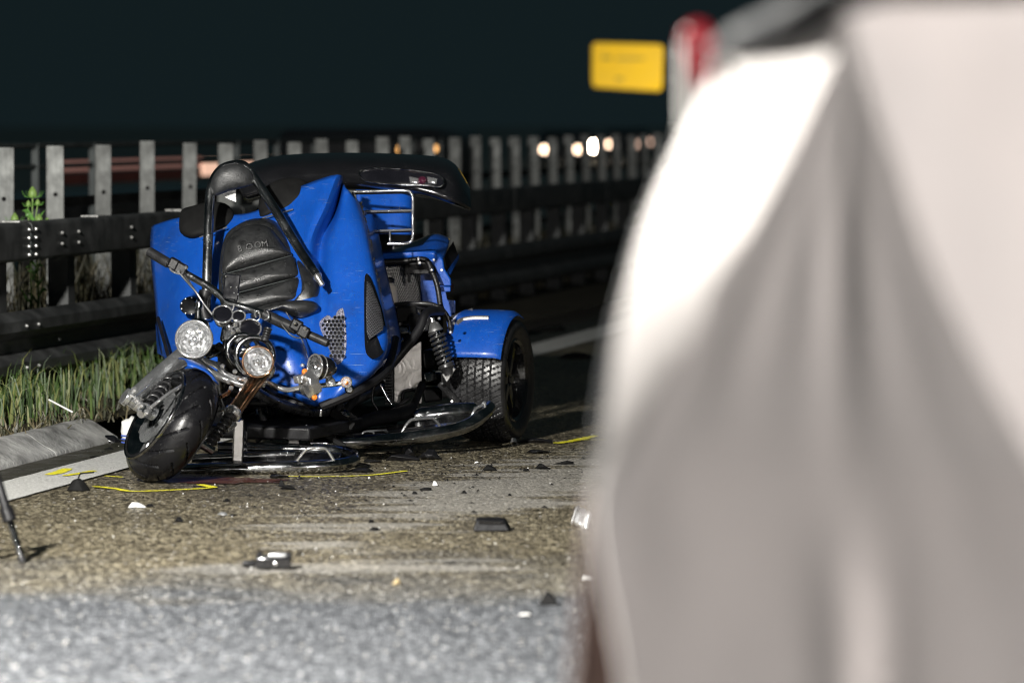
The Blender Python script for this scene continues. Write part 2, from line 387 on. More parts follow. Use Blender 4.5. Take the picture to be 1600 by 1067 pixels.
def road_mat():
    m, nt, b = nm('asphalt'); co = coords(nt)
    # aggregate chips: every stone its own colour and height
    v = N(nt, 'TexVoronoi', Scale=62.0); L(nt, co, v.inputs['Vector'])
    s = N(nt, 'SeparateColor'); L(nt, v.outputs['Color'], s.inputs[0])
    v2 = N(nt, 'TexVoronoi', Scale=150.0); L(nt, co, v2.inputs['Vector'])
    s2 = N(nt, 'SeparateColor'); L(nt, v2.outputs['Color'], s2.inputs[0])
    r_ = math_(nt, 'ADD', math_(nt, 'MULTIPLY', s.outputs[0], 0.6), math_(nt, 'MULTIPLY', s2.outputs[0], 0.4))
    wet = ramp(nt, r_, [(0.18, (0.014, 0.012, 0.008)), (0.40, (0.060, 0.050, 0.031)), (0.62, (0.165, 0.140, 0.092)), (0.84, (0.46, 0.41, 0.29))])
    dry = ramp(nt, r_, [(0.15, (0.15, 0.142, 0.125)), (0.6, (0.27, 0.255, 0.225)), (0.9, (0.38, 0.36, 0.32))])
    grey = ramp(nt, r_, [(0.15, (0.018, 0.021, 0.025)), (0.48, (0.036, 0.039, 0.044)), (0.72, (0.085, 0.091, 0.100)), (0.88, (0.32, 0.335, 0.355))])
    # large uneven noise that frays every edge
    nz = N(nt, 'TexNoise', Scale=1.1, Detail=7.0, Roughness=0.62); L(nt, co, nz.inputs['Vector'])
    mpz = N(nt, 'Mapping'); mpz.inputs['Scale'].default_value = (0.55, 3.4, 1); mpz.inputs['Rotation'].default_value = (0, 0, R(-8)); L(nt, co, mpz.inputs[0])
    st = N(nt, 'TexNoise', Scale=1.6, Detail=7.0, Roughness=0.6); L(nt, mpz.outputs[0], st.inputs['Vector'])
    def ell(cx, cy, rx, ry, rot):
        mp = N(nt, 'Mapping', vector_type='TEXTURE'); mp.inputs['Location'].default_value = (cx, cy, 0)
        mp.inputs['Rotation'].default_value = (0, 0, rot); mp.inputs['Scale'].default_value = (rx, ry, 1)
        L(nt, co, mp.inputs[0]); ln = N(nt, 'VectorMath', operation='LENGTH'); L(nt, mp.outputs[0], ln.inputs[0])
        return math_(nt, 'SUBTRACT', 1.0, ln.outputs['Value'])
    def mask(e, k=0.9):
        x = math_(nt, 'ADD', e, math_(nt, 'MULTIPLY', math_(nt, 'SUBTRACT', st.outputs[0], 0.5), 3.4))
        x = math_(nt, 'ADD', x, math_(nt, 'MULTIPLY', math_(nt, 'SUBTRACT', nz.outputs[0], 0.5), 1.2))
        return ramp(nt, x, [(0.10, 0.0), (0.34, k)])
    d1 = mask(ell(-0.12, 16.7, 2.3, 0.52, R(72)), 0.95); d2 = mask(ell(-0.62, 13.85, 0.75, 0.22, R(2)), 0.85); d3 = mask(ell(0.35, 17.6, 0.8, 0.5, R(20)), 0.8)
    dm = math_(nt, 'MAXIMUM', math_(nt, 'MAXIMUM', d1, d2), d3)
    blot = N(nt, 'TexNoise', Scale=0.55, Detail=5.0, Roughness=0.6); L(nt, co, blot.inputs['Vector'])
    wet = mix(nt, ramp(nt, blot.outputs[0], [(0.46, 0.0), (0.66, 0.5)]), wet, (0.022, 0.018, 0.012))
    c = mix(nt, dm, wet, dry)
    sy = N(nt, 'SeparateXYZ'); L(nt, co, sy.inputs[0])
    fg = math_(nt, 'MULTIPLY', math_(nt, 'SUBTRACT', 14.15, sy.outputs['Y']), 0.55)
    fg = math_(nt, 'ADD', fg, math_(nt, 'MULTIPLY', math_(nt, 'SUBTRACT', nz.outputs[0], 0.5), 1.6))
    fgm = ramp(nt, fg, [(0.0, 0.0), (0.75, 1.0)])
    c = mix(nt, fgm, c, grey)
    v3 = N(nt, 'TexVoronoi', Scale=34.0); L(nt, co, v3.inputs['Vector']); s3 = N(nt, 'SeparateColor'); L(nt, v3.outputs['Color'], s3.inputs[0])
    pale = math_(nt, 'MULTIPLY', math_(nt, 'GREATER_THAN', s3.outputs[0], 0.90), math_(nt, 'LESS_THAN', v3.outputs['Distance'], 0.26))  # sparse bright stones, painted in as glints that blur to discs
    c = mix(nt, math_(nt, 'MULTIPLY', pale, 0.85), c, (0.72, 0.70, 0.66))
    L(nt, c, b.inputs['Base Color'])
    dryness = math_(nt, 'MAXIMUM', dm, math_(nt, 'MULTIPLY', fgm, 0.75))
    rg = ramp(nt, s.outputs[1], [(0.2, 0.30), (0.9, 0.52)])
    L(nt, mix(nt, dryness, rg, (0.75, 0.75, 0.75)), b.inputs['Roughness'])
    b.inputs['Specular IOR Level'].default_value = 0.45
    h = math_(nt, 'ADD', math_(nt, 'MULTIPLY', s.outputs[2], 0.6), math_(nt, 'SUBTRACT', 0.6, v.outputs['Distance']))
    h = math_(nt, 'ADD', h, math_(nt, 'MULTIPLY', s2.outputs[2], 0.3))
    bump(nt, b, h, 1.0, 0.007)
road_mat()
def wetmat(name, col, rough):
    m, nt, b = nm(name); co = coords(nt)
    n = N(nt, 'TexNoise', Scale=7.0, Detail=6.0); L(nt, co, n.inputs['Vector'])
    v = N(nt, 'TexVoronoi', Scale=75.0); L(nt, co, v.inputs['Vector'])
    L(nt, ramp(nt, n.outputs[0], [(0.3, tuple(c * 0.5 for c in col)), (0.7, col)]), b.inputs['Base Color'])
    L(nt, ramp(nt, n.outputs[0], [(0.35, rough), (0.65, min(1, rough + 0.3))]), b.inputs['Roughness'])
    bump(nt, b, v.outputs['Distance'], 0.5, 0.004)
wetmat('gutter_wet', (0.045, 0.042, 0.030), 0.22)
wetmat('oil_red', (0.07, 0.020, 0.009), 0.3)
def grassmat(name, a, c, d):
    m, nt, b = nm(name); g = N(nt, 'NewGeometry')
    L(nt, ramp(nt, g.outputs['Random Per Island'], [(0.1, a), (0.6, c), (0.95, d)]), b.inputs['Base Color'])
    b.inputs['Roughness'].default_value = 0.45; b.inputs['Specular IOR Level'].default_value = 0.3
grassmat('grass_green', (0.016, 0.034, 0.007), (0.050, 0.095, 0.018), (0.16, 0.165, 0.055))
grassmat('grass_dry', (0.02, 0.022, 0.010), (0.05, 0.047, 0.024), (0.12, 0.10, 0.055))

# ------------------------------------------------------------------ the setting: ground, road, verge, kerb, edge line
D = V((0.2195, 0.9756, 0)); NR = V((0.9756, -0.2195, 0))       # along the carriageway / towards the road
A0 = V((-2.75, 20.6, 0))                                       # foot of the crash barrier
def AL(s, off=0.0, z=0.0): return A0 + D * s + NR * off + V((0, 0, z))
OFF = lambda p: (V(p) - A0).dot(NR)
SAL = lambda p: (V(p) - A0).dot(D)
k_foot = OFF(G(0, 735)); e_in = OFF(G(0, 756)); e_out = OFF(G(0, 788))
road_edge = k_foot - 0.02
mb = MB(); mb.grid([[V((x, y, -0.06)) for x in (-900, 900)] for y in (-600, 2400)]); tag(obj('ground', mb, 'field', origin=(0, 0, 0), smooth=0), 'dark open ground beyond the road', kind='structure')
mb = MB(); mb.grid([[AL(s, o, 0) for o in (road_edge, 30)] for s in (-60, 0, 60, 400)]); tag(obj('road', mb, 'asphalt', origin=(0, 0, 0), smooth=0), kind='structure')
mb = MB(); mb.grid([[AL(s, o, 0.004) for o in (road_edge + 0.001, e_in + 0.003)] for s in [i * 2 for i in range(-10, 60)]]); tag(obj('gutter', mb, 'gutter_wet', origin=(0, 0, 0), smooth=0), kind='structure')
# worn edge line with slightly frayed borders
g = []
for i in range(0, 900):
    s = -8 + i * 0.06
    j = lambda q: noise.noise(V((s * 6, q, 3))) * 0.006
    g.append([AL(s, e_in + j(0), 0.008), AL(s, e_out + j(9), 0.008)])
mb = MB(); mb.grid(g); tag(obj('edge_line', mb, 'line_white', origin=(0, 0, 0), smooth=0), kind='structure')
# verge: low bank behind the kerb, uneven
g = []
for i in range(0, 80):
    s = -12 + i * 1.0; row = []
    for o, z in ((k_foot - 0.19, 0.075), (k_foot - 0.4, 0.07), (0.3, 0.08), (-0.4, 0.12), (-1.2, 0.2), (-3.0, 0.12), (-5, 0.0), (-6, -0.08)):
        row.append(AL(s, o, z + (noise.noise(V((s * 1.7, o * 3, 1))) * 0.03 if o < k_foot - 0.2 else 0)))
    g.append(row)
mb = MB(); mb.grid(g); tag(obj('verge', mb, 'soil', origin=(0, 0, 0), smooth=60), kind='structure')
mb = MB(); mb.grid([[AL(s, o, -0.03) for o in (-18, -6.0)] for s in (-20, 400)]); tag(obj('opposite_road', mb, 'field', origin=(0, 0, 0), smooth=0), kind='structure')

# kerb stones, one metre each
kend = SAL(G(187, 689)) 
prof = [(0.01, 0.0), (0.0, 0.022), (-0.02, 0.035), (-0.07, 0.066), (-0.12, 0.098), (-0.145, 0.110), (-0.19, 0.112), (-0.21, 0.10), (-0.21, -0.05), (0.01, -0.05)]
def kerb(s0, s1, lab):
    mb = MB(); n = len(prof); ss = [s0 + 0.004 + (s1 - s0 - 0.008) * k / 10 for k in range(11)]; vs = []
    for s in ss:
        for (o, z) in prof:
            jit = noise.noise(V((s * 9, o * 30, z * 40))) * 0.004
            end = 1.0
            vs.append(AL(s, k_foot + o + jit, max(z, -0.05) + jit * (z > 0)))
    fs = [(i * n + k, i * n + (k + 1) % n, (i + 1) * n + (k + 1) % n, (i + 1) * n + k) for i in range(10) for k in range(n)]
    fs += [tuple(range(n)), tuple(10 * n + k for k in range(n))[::-1]]
    mb.add(vs, fs)
    return tag(obj('kerb_stone', mb, 'kerb_concrete', smooth=50), lab, 'kerb stone', 'kerb stones along the verge')
kerb(kend - 0.95, kend, 'last grey kerb stone beside the leaning front wheel')
kerb(kend - 1.95, kend - 0.95, 'grey kerb stone at the left edge under the grass tufts')
kerb(kend - 2.95, kend - 1.95, 'nearest grey kerb stone running out of the left edge')

# ------------------------------------------------------------------ crash barrier
rail = thing('crash_barrier', AL(0), 'dark steel crash barrier with box beam and wave beam behind the blue trike', 'barrier')
zt, zb = 1.07, 0.862
joints = [-7.7, -3.7, 0.30, 4.3, 8.3, 12.3, 16.3, 20.3, 24.3, 28.3, 32.3, 36.3, 40.3, 44.3, 48.3, 52.3, 56.3, 60.3]
def box_beam(s0, s1):
    rr = 0.022; pf = []
    for (cx, cz, a0) in ((0.075 - rr, zt - rr, 0), (-0.075 + rr, zt - rr, 90), (-0.075 + rr, zb + rr, 180), (0.075 - rr, zb + rr, 270)):
        for k in range(4): a = R(a0 + k * 30); pf.append((cx + rr * math.cos(a), cz + rr * math.sin(a)))
    n = len(pf); mb = MB(); vs = [AL(s, o, z) for s in (s0, s1) for (o, z) in pf]
    fs = [(k, (k + 1) % n, n + (k + 1) % n, n + k) for k in range(n)] + [tuple(range(n)), tuple(range(n, 2 * n))[::-1]]
    mb.add(vs, fs); obj('box_beam', mb, 'galvanised', rail)
def wave_beam(s0, s1):
    pf = [(-0.03, 0.585), (-0.012, 0.592), (0.03, 0.565), (0.045, 0.545), (0.045, 0.49), (0.03, 0.47), (-0.03, 0.435), (-0.035, 0.40), (-0.03, 0.37), (0.03, 0.335), (0.045, 0.315), (0.045, 0.265), (0.03, 0.245), (-0.012, 0.232), (-0.03, 0.238)]
    mb = MB(); mb.grid([[AL(s, o + 0.05, z) for (o, z) in pf] for s in (s0, s0 + 0.008, s0 + 0.016, s1 - 0.016, s1 - 0.008, s1)]); obj('wave_beam', mb, 'galvanised', rail, smooth=30, solid=0.004)
for a, b_ in zip(joints[:-1], joints[1:]):
    box_beam(a + 0.012, b_ - 0.012); wave_beam(a - 0.9, b_ - 0.9 - 0.004)
bolt = MB()
bolt_me = None
def bolt_at(p, r=0.010):
    mb = MB(); mb.lathe([(r, 0), (r, 0.008), (r * 0.6, 0.014)], p, NR, 8); obj('bolt', mb, 'bolt_steel', rail)
for s in (-0.055, 0.055):
    for k in range(4): bolt_at(AL(0.30 + s, 0.076, 0.895 + k * 0.046), 0.011)
for s in (0.78, 1.06, 2.0):
    for z in (0.94, 1.0): bolt_at(AL(s, 0.076, z), 0.010)
for s in (0.14, 0.33):
    for z in (0.515, 0.29): bolt_at(AL(s, 0.096, z))
bolt_at(AL(0.85, 0.03, 0.405), 0.012)
mb = MB(); mb.box(AL(0.30, 0.0765, 0.955), D * 0.022, NR * 0.002, V((0, 0, 0.06))); obj('splice_plate', mb, 'railing_grey', rail)
for s, ln in ((0.28, 0.10), (1.55, 0.07), (3.1, 0.05)):
    mb = MB(); mb.box(AL(s, 0.0, zt + 0.006), D * ln, NR * 0.05, V((0, 0, 0.004))); obj('cap_plate', mb, 'bolt_steel', rail)
for k in range(-4, 54):
    s = 0.10 + k * 1.12; mb = MB()
    mb.box(AL(s, -0.10, 0.50), D * 0.003, NR * 0.06, V((0, 0, 0.47)))
    for q in (-1, 1): mb.box(AL(s + 0.055, -0.10 + q * 0.058, 0.50), D * 0.056, NR * 0.003, V((0, 0, 0.47)))
    mb.box(AL(s, -0.055, 0.92), D * 0.05, NR * 0.02, V((0, 0, 0.03))); obj('post', mb, 'galvanised', rail, smooth=0)

# ------------------------------------------------------------------ picket fence on the median
DF = V((0.196, 0.9806, 0)); NF = V((0.9806, -0.196, 0)); F0 = P(5, 225, 22.5); F0.z = 0
fence = thing('picket_fence', F0, 'row of grey weathered wooden pickets behind the crash barrier', 'fence')
cF = 22.5 * 1995 / 6000
for k in range(-3, 62):
    iu = 5.013e-4 + 0.2105e-4 * k; Y = cF * 6000 * iu; px = 2000 - 1 / iu
    c = V(((px - 800) / 6000 * Y, Y, 0)); hh = 1.485 + random.uniform(-0.02, 0.015); th = random.uniform(-0.016, 0.016)
    mb = MB(); up = V((th, 0, 1)); w2 = 0.052 * random.uniform(0.90, 1.08)
    fx = V((0.985, 0.17, 0)); fy = V((-0.17, 0.985, 0))
    mb.box(c + up * (hh / 2), fx * w2, fy * 0.022, up * (hh / 2)); pk = obj('picket', mb, 'weathered_wood', fence, bevel=0.006, smooth=30)
    for zz in (1.18, 0.62):
        mb = MB(); mb.lathe([(0.014, 0), (0.012, 0.008)], c + up * (zz + random.uniform(-0.02, 0.02)) - fy * 0.0225 + fx * random.uniform(-0.012, 0.012), -fy, 10); obj('bolt', mb, 'black_matt', pk)
for z in (0.62, 1.12):
    mb = MB(); mb.beam(F0 + DF * -3 + NF * -0.10 + V((0, 0, z)), F0 + DF * 58 + NF * -0.10 + V((0, 0, z)), 0.03, 0.06); obj('fence_rail', mb, 'black_matt', fence)
# railing of the other carriageway
R0 = P(20, 240, 27); R0.z = 0
rl = thing('steel_railing', R0, 'thin grey steel railing seen between the pickets', 'railing')
for z, r_ in ((1.45, 0.022), (1.30, 0.018), (1.02, 0.022), (0.55, 0.02)):
    mb = MB(); mb.tube([R0 + DF * -5 + V((0, 0, z)), R0 + DF * 15 + V((0, 0, z))], r_, 8); obj('railing_bar', mb, 'railing_grey', rl)
for k in range(-3, 11):
    mb = MB(); p = R0 + DF * (k * 1.35 + 0.5); mb.box(p + V((0, 0, 0.7)), (0.025, 0, 0), (0, 0.025, 0), (0, 0, 0.76)); obj('railing_post', mb, 'railing_grey', rl)

# ------------------------------------------------------------------ the wrecked trike
RX = V((0.96, -0.28, 0)); HD = V((-0.28, -0.96, 0)); UP = V((0, 0, 1)); RC = V((-0.79, 19.6, 0))
def T(l, f, z): return RC + RX * l + HD * f + UP * z
tr = thing('trike', T(0, 1.2, 0), 'wrecked blue three-wheeled motorcycle with twisted front fork beside the crash barrier', 'trike')
BK = V((0.28, 0.96, 0))                                  # towards the rear of the trike

def tyre(name, C, ax, Rr, W, rim, groove, nt_, mat, parent, crown=0.012, round_=False):
    ax = V(ax).normalized(); e1, e2 = perp(ax); C = V(C); prof = []
    prof += [(-0.40 * W, rim, 0), (-0.47 * W, rim + 0.25 * (Rr - rim), 0), (-0.50 * W, rim + 0.55 * (Rr - rim), 0), (-0.49 * W, Rr - 0.035, 0), (-0.468 * W, Rr - 0.018, 0)]
    nt2 = 46
    for k in range(nt2 + 1):
        s = -1 + 2 * k / nt2; x = s * 0.45 * W
        prof.append((x, Rr - crown * abs(s) ** (2.0 if round_ else 3.0), s))
    prof += [(0.468 * W, Rr - 0.018, 0), (0.49 * W, Rr - 0.035, 0), (0.50 * W, rim + 0.55 * (Rr - rim), 0), (0.47 * W, rim + 0.25 * (Rr - rim), 0), (0.40 * W, rim, 0)]
    if round_:
        prof = [(-0.36 * W, rim, 0)] + [(-0.5 * W * math.sin(R(a)), rim + (Rr - crown * 1.0 - rim) * f, 0) for a, f in ((70, 0.25), (88, 0.5), (90, 0.68))]
        for k in range(nt2 + 1):
            s = -1 + 2 * k / nt2; an = s * R(72)
            prof.append((0.52 * W * math.sin(an) / math.sin(R(72)) * 0.97, Rr - 0.072 * (1 - math.cos(an)) / (1 - math.cos(R(72))), s))
        prof += [(0.5 * W, rim + (Rr - crown - rim) * 0.68, 0), (0.5 * W, rim + (Rr - crown - rim) * 0.5, 0), (0.47 * W, rim + (Rr - crown - rim) * 0.25, 0), (0.36 * W, rim, 0)]
    n = len(prof); vs = []; fs = []
    for i in range(nt_):
        t = 2 * math.pi * i / nt_; dr = e1 * math.cos(t) + e2 * math.sin(t)
        for j, (x, r_, s) in enumerate(prof):
            d = groove(t, s) if s != 0 or j == n // 2 else 0
            vs.append(C + ax * x + dr * (r_ - d))
    for i in range(nt_):
        i1 = (i + 1) % nt_
        for j in range(n - 1): fs.append((i * n + j, i * n + j + 1, i1 * n + j + 1, i1 * n + j))
    mb = MB(); mb.add(vs, fs); return obj(name, mb, mat, parent, smooth=32)
def g_rear(t, s):
    a = abs(s)
    if a > 0.97: return 0
    for c in (0.0, 0.30, 0.62):
        if abs(a - c) < 0.028: return 0.008
    ph = (t * 64 / (2 * math.pi) + s * 2.2) % 1.0
    return 0.006 if ph < 0.2 and a > 0.03 else 0
def g_front(t, s):
    a = abs(s); ph = (t * 15 / (2 * math.pi) + (a ** 1.4) * 1.5 + (0.5 if s > 0 else 0)) % 1.0
    return 0.009 if ph < 0.085 and 0.10 < a < 0.94 else 0

def rear_wheel(side):
    C = T(0.72 * side, 0, 0.312); ax = RX * side
    wl = thing_part('rear_wheel', C, tr)
    tyre('tyre', C, ax, 0.312, 0.29, 0.205, g_rear, 420, 'rubber', wl)
    mb = MB(); mb.lathe([(0.206, -0.13), (0.200, -0.05), (0.192, 0.06), (0.206, 0.118), (0.212, 0.122), (0.204, 0.128), (0.190, 0.118), (0.175, 0.05), (0.08, 0.035), (0.03, 0.05), (0.0, 0.05)], C, ax, 40, caps=False)
    obj('rim', mb, 'black_gloss', wl)
    mb = MB()
    for k in range(6):
        e1, e2 = perp(ax); t = k * math.pi / 3; d = e1 * math.cos(t) + e2 * math.sin(t); q = ax.cross(d)
        mb.box(C + d * 0.11 + ax * 0.07, d * 0.085, q * 0.022, ax * 0.02)
    obj('spokes', mb, 'black_gloss', wl, bevel=0.006)
def thing_part(name, loc, parent):
    o = bpy.data.objects.new(name, None); COL.objects.link(o); o.parent = parent; o.location = V(loc) - WL[parent]; WL[o] = V(loc); o.empty_display_size = 0.1
    return o
rear_wheel(1); rear_wheel(-1)

def fender(side):
    C = T(0.72 * side, 0, 0.312); g = []
    for k in range(0, 19):
        t = R(22 + (112 - 22) * k / 18); row = []
        for s in (-0.178, -0.175, -0.165, -0.14, -0.06, 0.03, 0.10, 0.120, 0.129, 0.131):
            e = max(0, (abs(s + 0.0235) - 0.105) / 0.05); r_ = 0.352 - 0.028 * min(1, e) ** 2
            lift = 0.0
            row.append(C + RX * s + HD * (r_ * math.cos(t)) * (1.0) + UP * (r_ * math.sin(t) * 1.0 + lift))
        g.append(row)
    mb = MB(); mb.grid(g); fmb = mb; fd = obj('fender', mb, 'blue_paint', tr, smooth=50, solid=0.006)
    if side > 0:
        mb = MB(); mb.tube(spline([onto(fmb, 714, 507, 0.006, 19.1), onto(fmb, 722, 500, 0.006, 19.1), onto(fmb, 740, 497, 0.006, 19.1), onto(fmb, 764, 497, 0.006, 19.1)], 4), [0.009] * 2 + [0.013] * 11, 8); obj('marker_strip', mb, 'brushed', fd)
    mb = MB(); mb.beam(T(0.50 * side, 0.0, 0.62), T(0.62 * side, 0.0, 0.665), 0.03, 0.02); obj('fender_stay', mb, 'frame_black', fd)
fender(1); fender(-1)

# ---- main body shell
def DB(px, py): return 18.55 + (500 - py) * 0.0025 - (px - 420) * 0.0009
def B(px, py, d=0.0): return P(px, py, DB(px, py) + d)
off = [0.36, 0.10, 0.02, 0.0, -0.03, -0.05, 0.07, -0.03, 0.03, 0.22, 0.6]
rows = [
 [(238, 354), (282, 341), (345, 338), (400, 331), (462, 296), (526, 274), (535, 284), (541, 295), (556, 312), (563, 322), (580, 330)],
 [(236, 376), (284, 368), (345, 362), (408, 356), (468, 334), (508, 322), (524, 330), (534, 338), (566, 352), (574, 360), (590, 365)],
 [(237, 405), (285, 400), (345, 396), (414, 392), (466, 380), (484, 382), (500, 388), (522, 390), (575, 405), (583, 410), (600, 415)],
 [(243, 470), (290, 468), (346, 468), (412, 470), (464, 472), (486, 474), (504, 474), (530, 472), (588, 470), (597, 474), (615, 478)],
 [(249, 530), (294, 535), (350, 540), (412, 545), (466, 548), (488, 550), (508, 550), (538, 546), (598, 528), (607, 528), (625, 530)],
 [(255, 556), (297, 572), (352, 582), (412, 590), (462, 600), (486, 606), (506, 606), (538, 596), (590, 566), (602, 560), (622, 552)],
 [(258, 562), (299, 586), (352, 598), (412, 606), (458, 618), (480, 628), (500, 631), (530, 618), (578, 586), (592, 572), (612, 560)],
 [(262, 566), (302, 590), (354, 602), (412, 610), (460, 620), (482, 629), (502, 631), (530, 619), (578, 588), (592, 574), (612, 562)],
]
g = []
for i, rw in enumerate(rows):
    vd = [0.06, 0.02, 0, 0, 0, 0.01, 0.06, 0.18][i]
    vfade = [1.6, 1.6, 1.0, 0.4, 0.2, 0.2, 0.2, 0.2][i]
    r_ = []
    for j, (px, py) in enumerate(rw):
        d = off[j] + vd
        if j in (5, 6): d = (off[j] if j == 5 else off[j]) * vfade + vd
        r_.append(B(px, py, d))
    g.append(r_)
mb = MB(); mb.surf(g, 5, 5); body_mb = mb; body = obj('body_shell', mb, 'blue_paint', tr, smooth=45, solid=0.012)
# centre tunnel / tank between seat and fork
g = []
for rw, ds in (([(392, 492), (412, 487), (440, 487), (462, 500), (474, 520)], (0.0, -0.10, -0.14, -0.10, 0.02)),
               ([(388, 530), (410, 520), (440, 515), (470, 530), (486, 555)], (0.02, -0.14, -0.20, -0.15, 0.02)),
               ([(386, 570), (408, 560), (436, 552), (472, 566), (494, 590)], (0.02, -0.14, -0.22, -0.16, 0.02)),
               ([(388, 604), (410, 602), (438, 600), (470, 612), (497, 630)], (0.08, -0.06, -0.12, -0.08, 0.06))):
    g.append([B(px, py, d) for (px, py), d in zip(rw, ds)])
mb = MB(); mb.surf(g, 5, 5); obj('tank_cowl', mb, 'blue_paint', tr, smooth=60, solid=0.008)
mb = MB(); mb.tube(spline([B(447, 488, -0.145), B(466, 520, -0.19), B(478, 548, -0.17), B(490, 590, -0.05)], 6), 0.0025, 6); obj('cowl_highlight', mb, 'chrome', tr)  # thin chrome tube drawn in place of the ridge's edge highlight
for (px, py, rr_) in ((473, 571, 0.011), (472, 560, 0.005)):
    mb = MB(); mb.lathe([(rr_, 0), (rr_, 0.012), (rr_ * 0.7, 0.018), (rr_ * 0.35, 0.012)], B(px, py, -0.155), (-0.1, -1, 0.15), 14); obj('cowl_bolt', mb, 'chrome', tr)
# dark lip round the shell's rear edge, broken fibreglass
pts = [(563, 322), (574, 362), (583, 412), (597, 474), (607, 530)]
mb = MB()
for i in range(40):
    t = i / 39 * 3.99; a = pts[int(t)]; b_ = pts[int(t) + 1]; f = t - int(t)
    c = B(a[0] + (b_[0] - a[0]) * f + random.uniform(-2, 2), a[1] + (b_[1] - a[1]) * f, 0.24)
    mb.box(c, (random.uniform(0.004, 0.010), 0, random.uniform(-0.004, 0.004)), (0, 0.012, 0), (random.uniform(-0.005, 0.005), 0, random.uniform(0.012, 0.022)))
obj('torn_edge', mb, 'frame_black', tr, smooth=0)
mb = MB(); mb.tube(spline([B(265, 568, 0.0), B(320, 598, -0.02), B(412, 614, -0.02)], 6), 0.02, 8); obj('lower_trim', mb, 'black_plastic', tr); mb = MB(); mb.tube(spline([B(500, 636, 0.03), B(560, 610, 0.08), B(604, 578, 0.2), B(618, 530, 0.34)], 6), 0.022, 8); obj('lower_trim', mb, 'black_plastic', tr)
mb = MB(); mb.plate([B(243, 505, 0.42), B(262, 560, 0.25), B(246, 552, 0.45), B(244, 530, 0.5)], (0, 0.05, 0)); obj('side_flap', mb, 'blue_paint', tr)
mb = MB(); mb.tube([B(247, 497, 0.22), B(256, 530, 0.14), B(266, 566, 0.10)], 0.010, 6); obj('edge_rubber', mb, 'black_plastic', tr)

# side grille with honeycomb
gp = [(499, 504), (512, 492), (532, 482), (537, 486), (541, 520), (540, 552), (533, 566), (524, 568), (514, 545), (505, 525)]
Bg = lambda px, py, d=0.0: onto(body_mb, px, py, 0.010 - d, 18.4)
mb = MB(); outl = spline([Bg(*p) for p in gp], 4, closed=True); mb.puff(outl, (-0.003, -0.012, 0), (0, 0.04, 0), 4); gr = obj('side_grille', mb, 'grille_trim', tr, smooth=60)
mb = MB()
for r_ in range(11):
    for c in range(6):
        px = 505 + c * 6.2 + (r_ % 2) * 3.1; py = 496 + r_ * 6.0
        if not (py < 562 and px > 501 + max(0, py - 508) * 0.34 and px < 538 and py > 495 + (520 - px) * 0.55): continue
        o = Bg(px, py, -0.022); n_ = 6
        mb.lathe([(0.0085, 0.0), (0.0085, 0.003)], o, (0, -1, 0.1), 6)
obj('grille_holes', mb, 'dial_black', gr, smooth=0)
mb = MB()
for r_ in range(11):
    for c in range(6):
        px = 505 + c * 6.2 + (r_ % 2) * 3.1; py = 496 + r_ * 6.0
        if not (py < 562 and px > 501 + max(0, py - 508) * 0.34 and px < 538 and py > 495 + (520 - px) * 0.55): continue
        mb.ring(Bg(px, py, -0.026), (0, -1, 0.1), 0.0098, 0.0016, 6, 4)
obj('grille_mesh', mb, 'chrome', gr, smooth=30)
# rear-side intake with black surround and fine mesh
ip = [(570, 432), (580, 436), (596, 480), (603, 512), (606, 534), (598, 552), (586, 560), (575, 556), (570, 540), (569, 490)]
Bi = lambda px, py, d=0.0: onto(body_mb, px, py, 0.012 - d * 0.6, 18.7)
mb = MB(); mb.puff(spline([Bi(*p, -0.03) for p in ip], 4, closed=True), (0.0, -0.012, 0), (0, 0.05, 0), 4); it = obj('side_intake', mb, 'black_gloss', tr, smooth=60)
ip2 = [(573, 440), (579, 442), (594, 480), (600, 508), (598, 516), (577, 530), (573, 520), (572, 480)]
mb = MB(); mb.puff([Bi(*p, -0.055) for p in ip2], (0, -0.006, 0), (0, 0.01, 0), 3); obj('intake_screen', mb, 'intake_mesh', it, smooth=60)

# ---- seat
SB = lambda px, py, d=0.0: P(px, py, 18.62 + (470 - py) * 0.0016 + d)
def cushion(name, ol, bulge, back, mat='leather', sub=4, ctr=None, pw=2.2):
    mb = MB(); mb.puff(spline(ol, sub, closed=True), bulge, back, 7, ctr=ctr, pw=pw); return obj(name, mb, mat, tr, smooth=60)
mb = MB(); mb.puff(spline([SB(*p, 0.02) for p in [(342, 455), (342, 425), (347, 385), (357, 362), (378, 349), (402, 345), (424, 350), (441, 367), (456, 392), (466, 410), (471, 440), (471, 468), (440, 484), (390, 490), (350, 484)]], 4, closed=True), (-0.005, -0.04, 0.01), (0.02, 0.12, 0.02), 6); seat = obj('seat', mb, 'leather', tr, smooth=60)
def cush(name, pts, d, bulge):
    mb = MB(); mb.puff(spline([SB(*p, d) for p in pts], 4, closed=True), bulge, (0.0, 0.05, 0), 7, pw=3.0); global cmb; cmb = mb; return obj(name, mb, 'leather', seat, smooth=60)
top_c = cush('cushion', [(347, 428), (348, 400), (353, 378), (366, 362), (386, 353), (404, 351), (421, 356), (434, 370), (447, 388), (456, 398), (430, 406), (400, 414), (370, 423)], -0.03, (-0.008, -0.05, 0.012))
top_mb = cmb
cush('cushion', [(348, 430), (375, 424), (402, 416), (430, 408), (457, 400), (464, 416), (466, 432), (438, 440), (410, 449), (380, 457), (352, 462), (347, 446)], -0.03, (-0.005, -0.048, 0.01))
cush('cushion', [(352, 464), (380, 459), (410, 451), (438, 442), (466, 434), (468, 455), (465, 468), (440, 474), (408, 482), (375, 486), (355, 482)], -0.04, (-0.005, -0.05, 0.012))
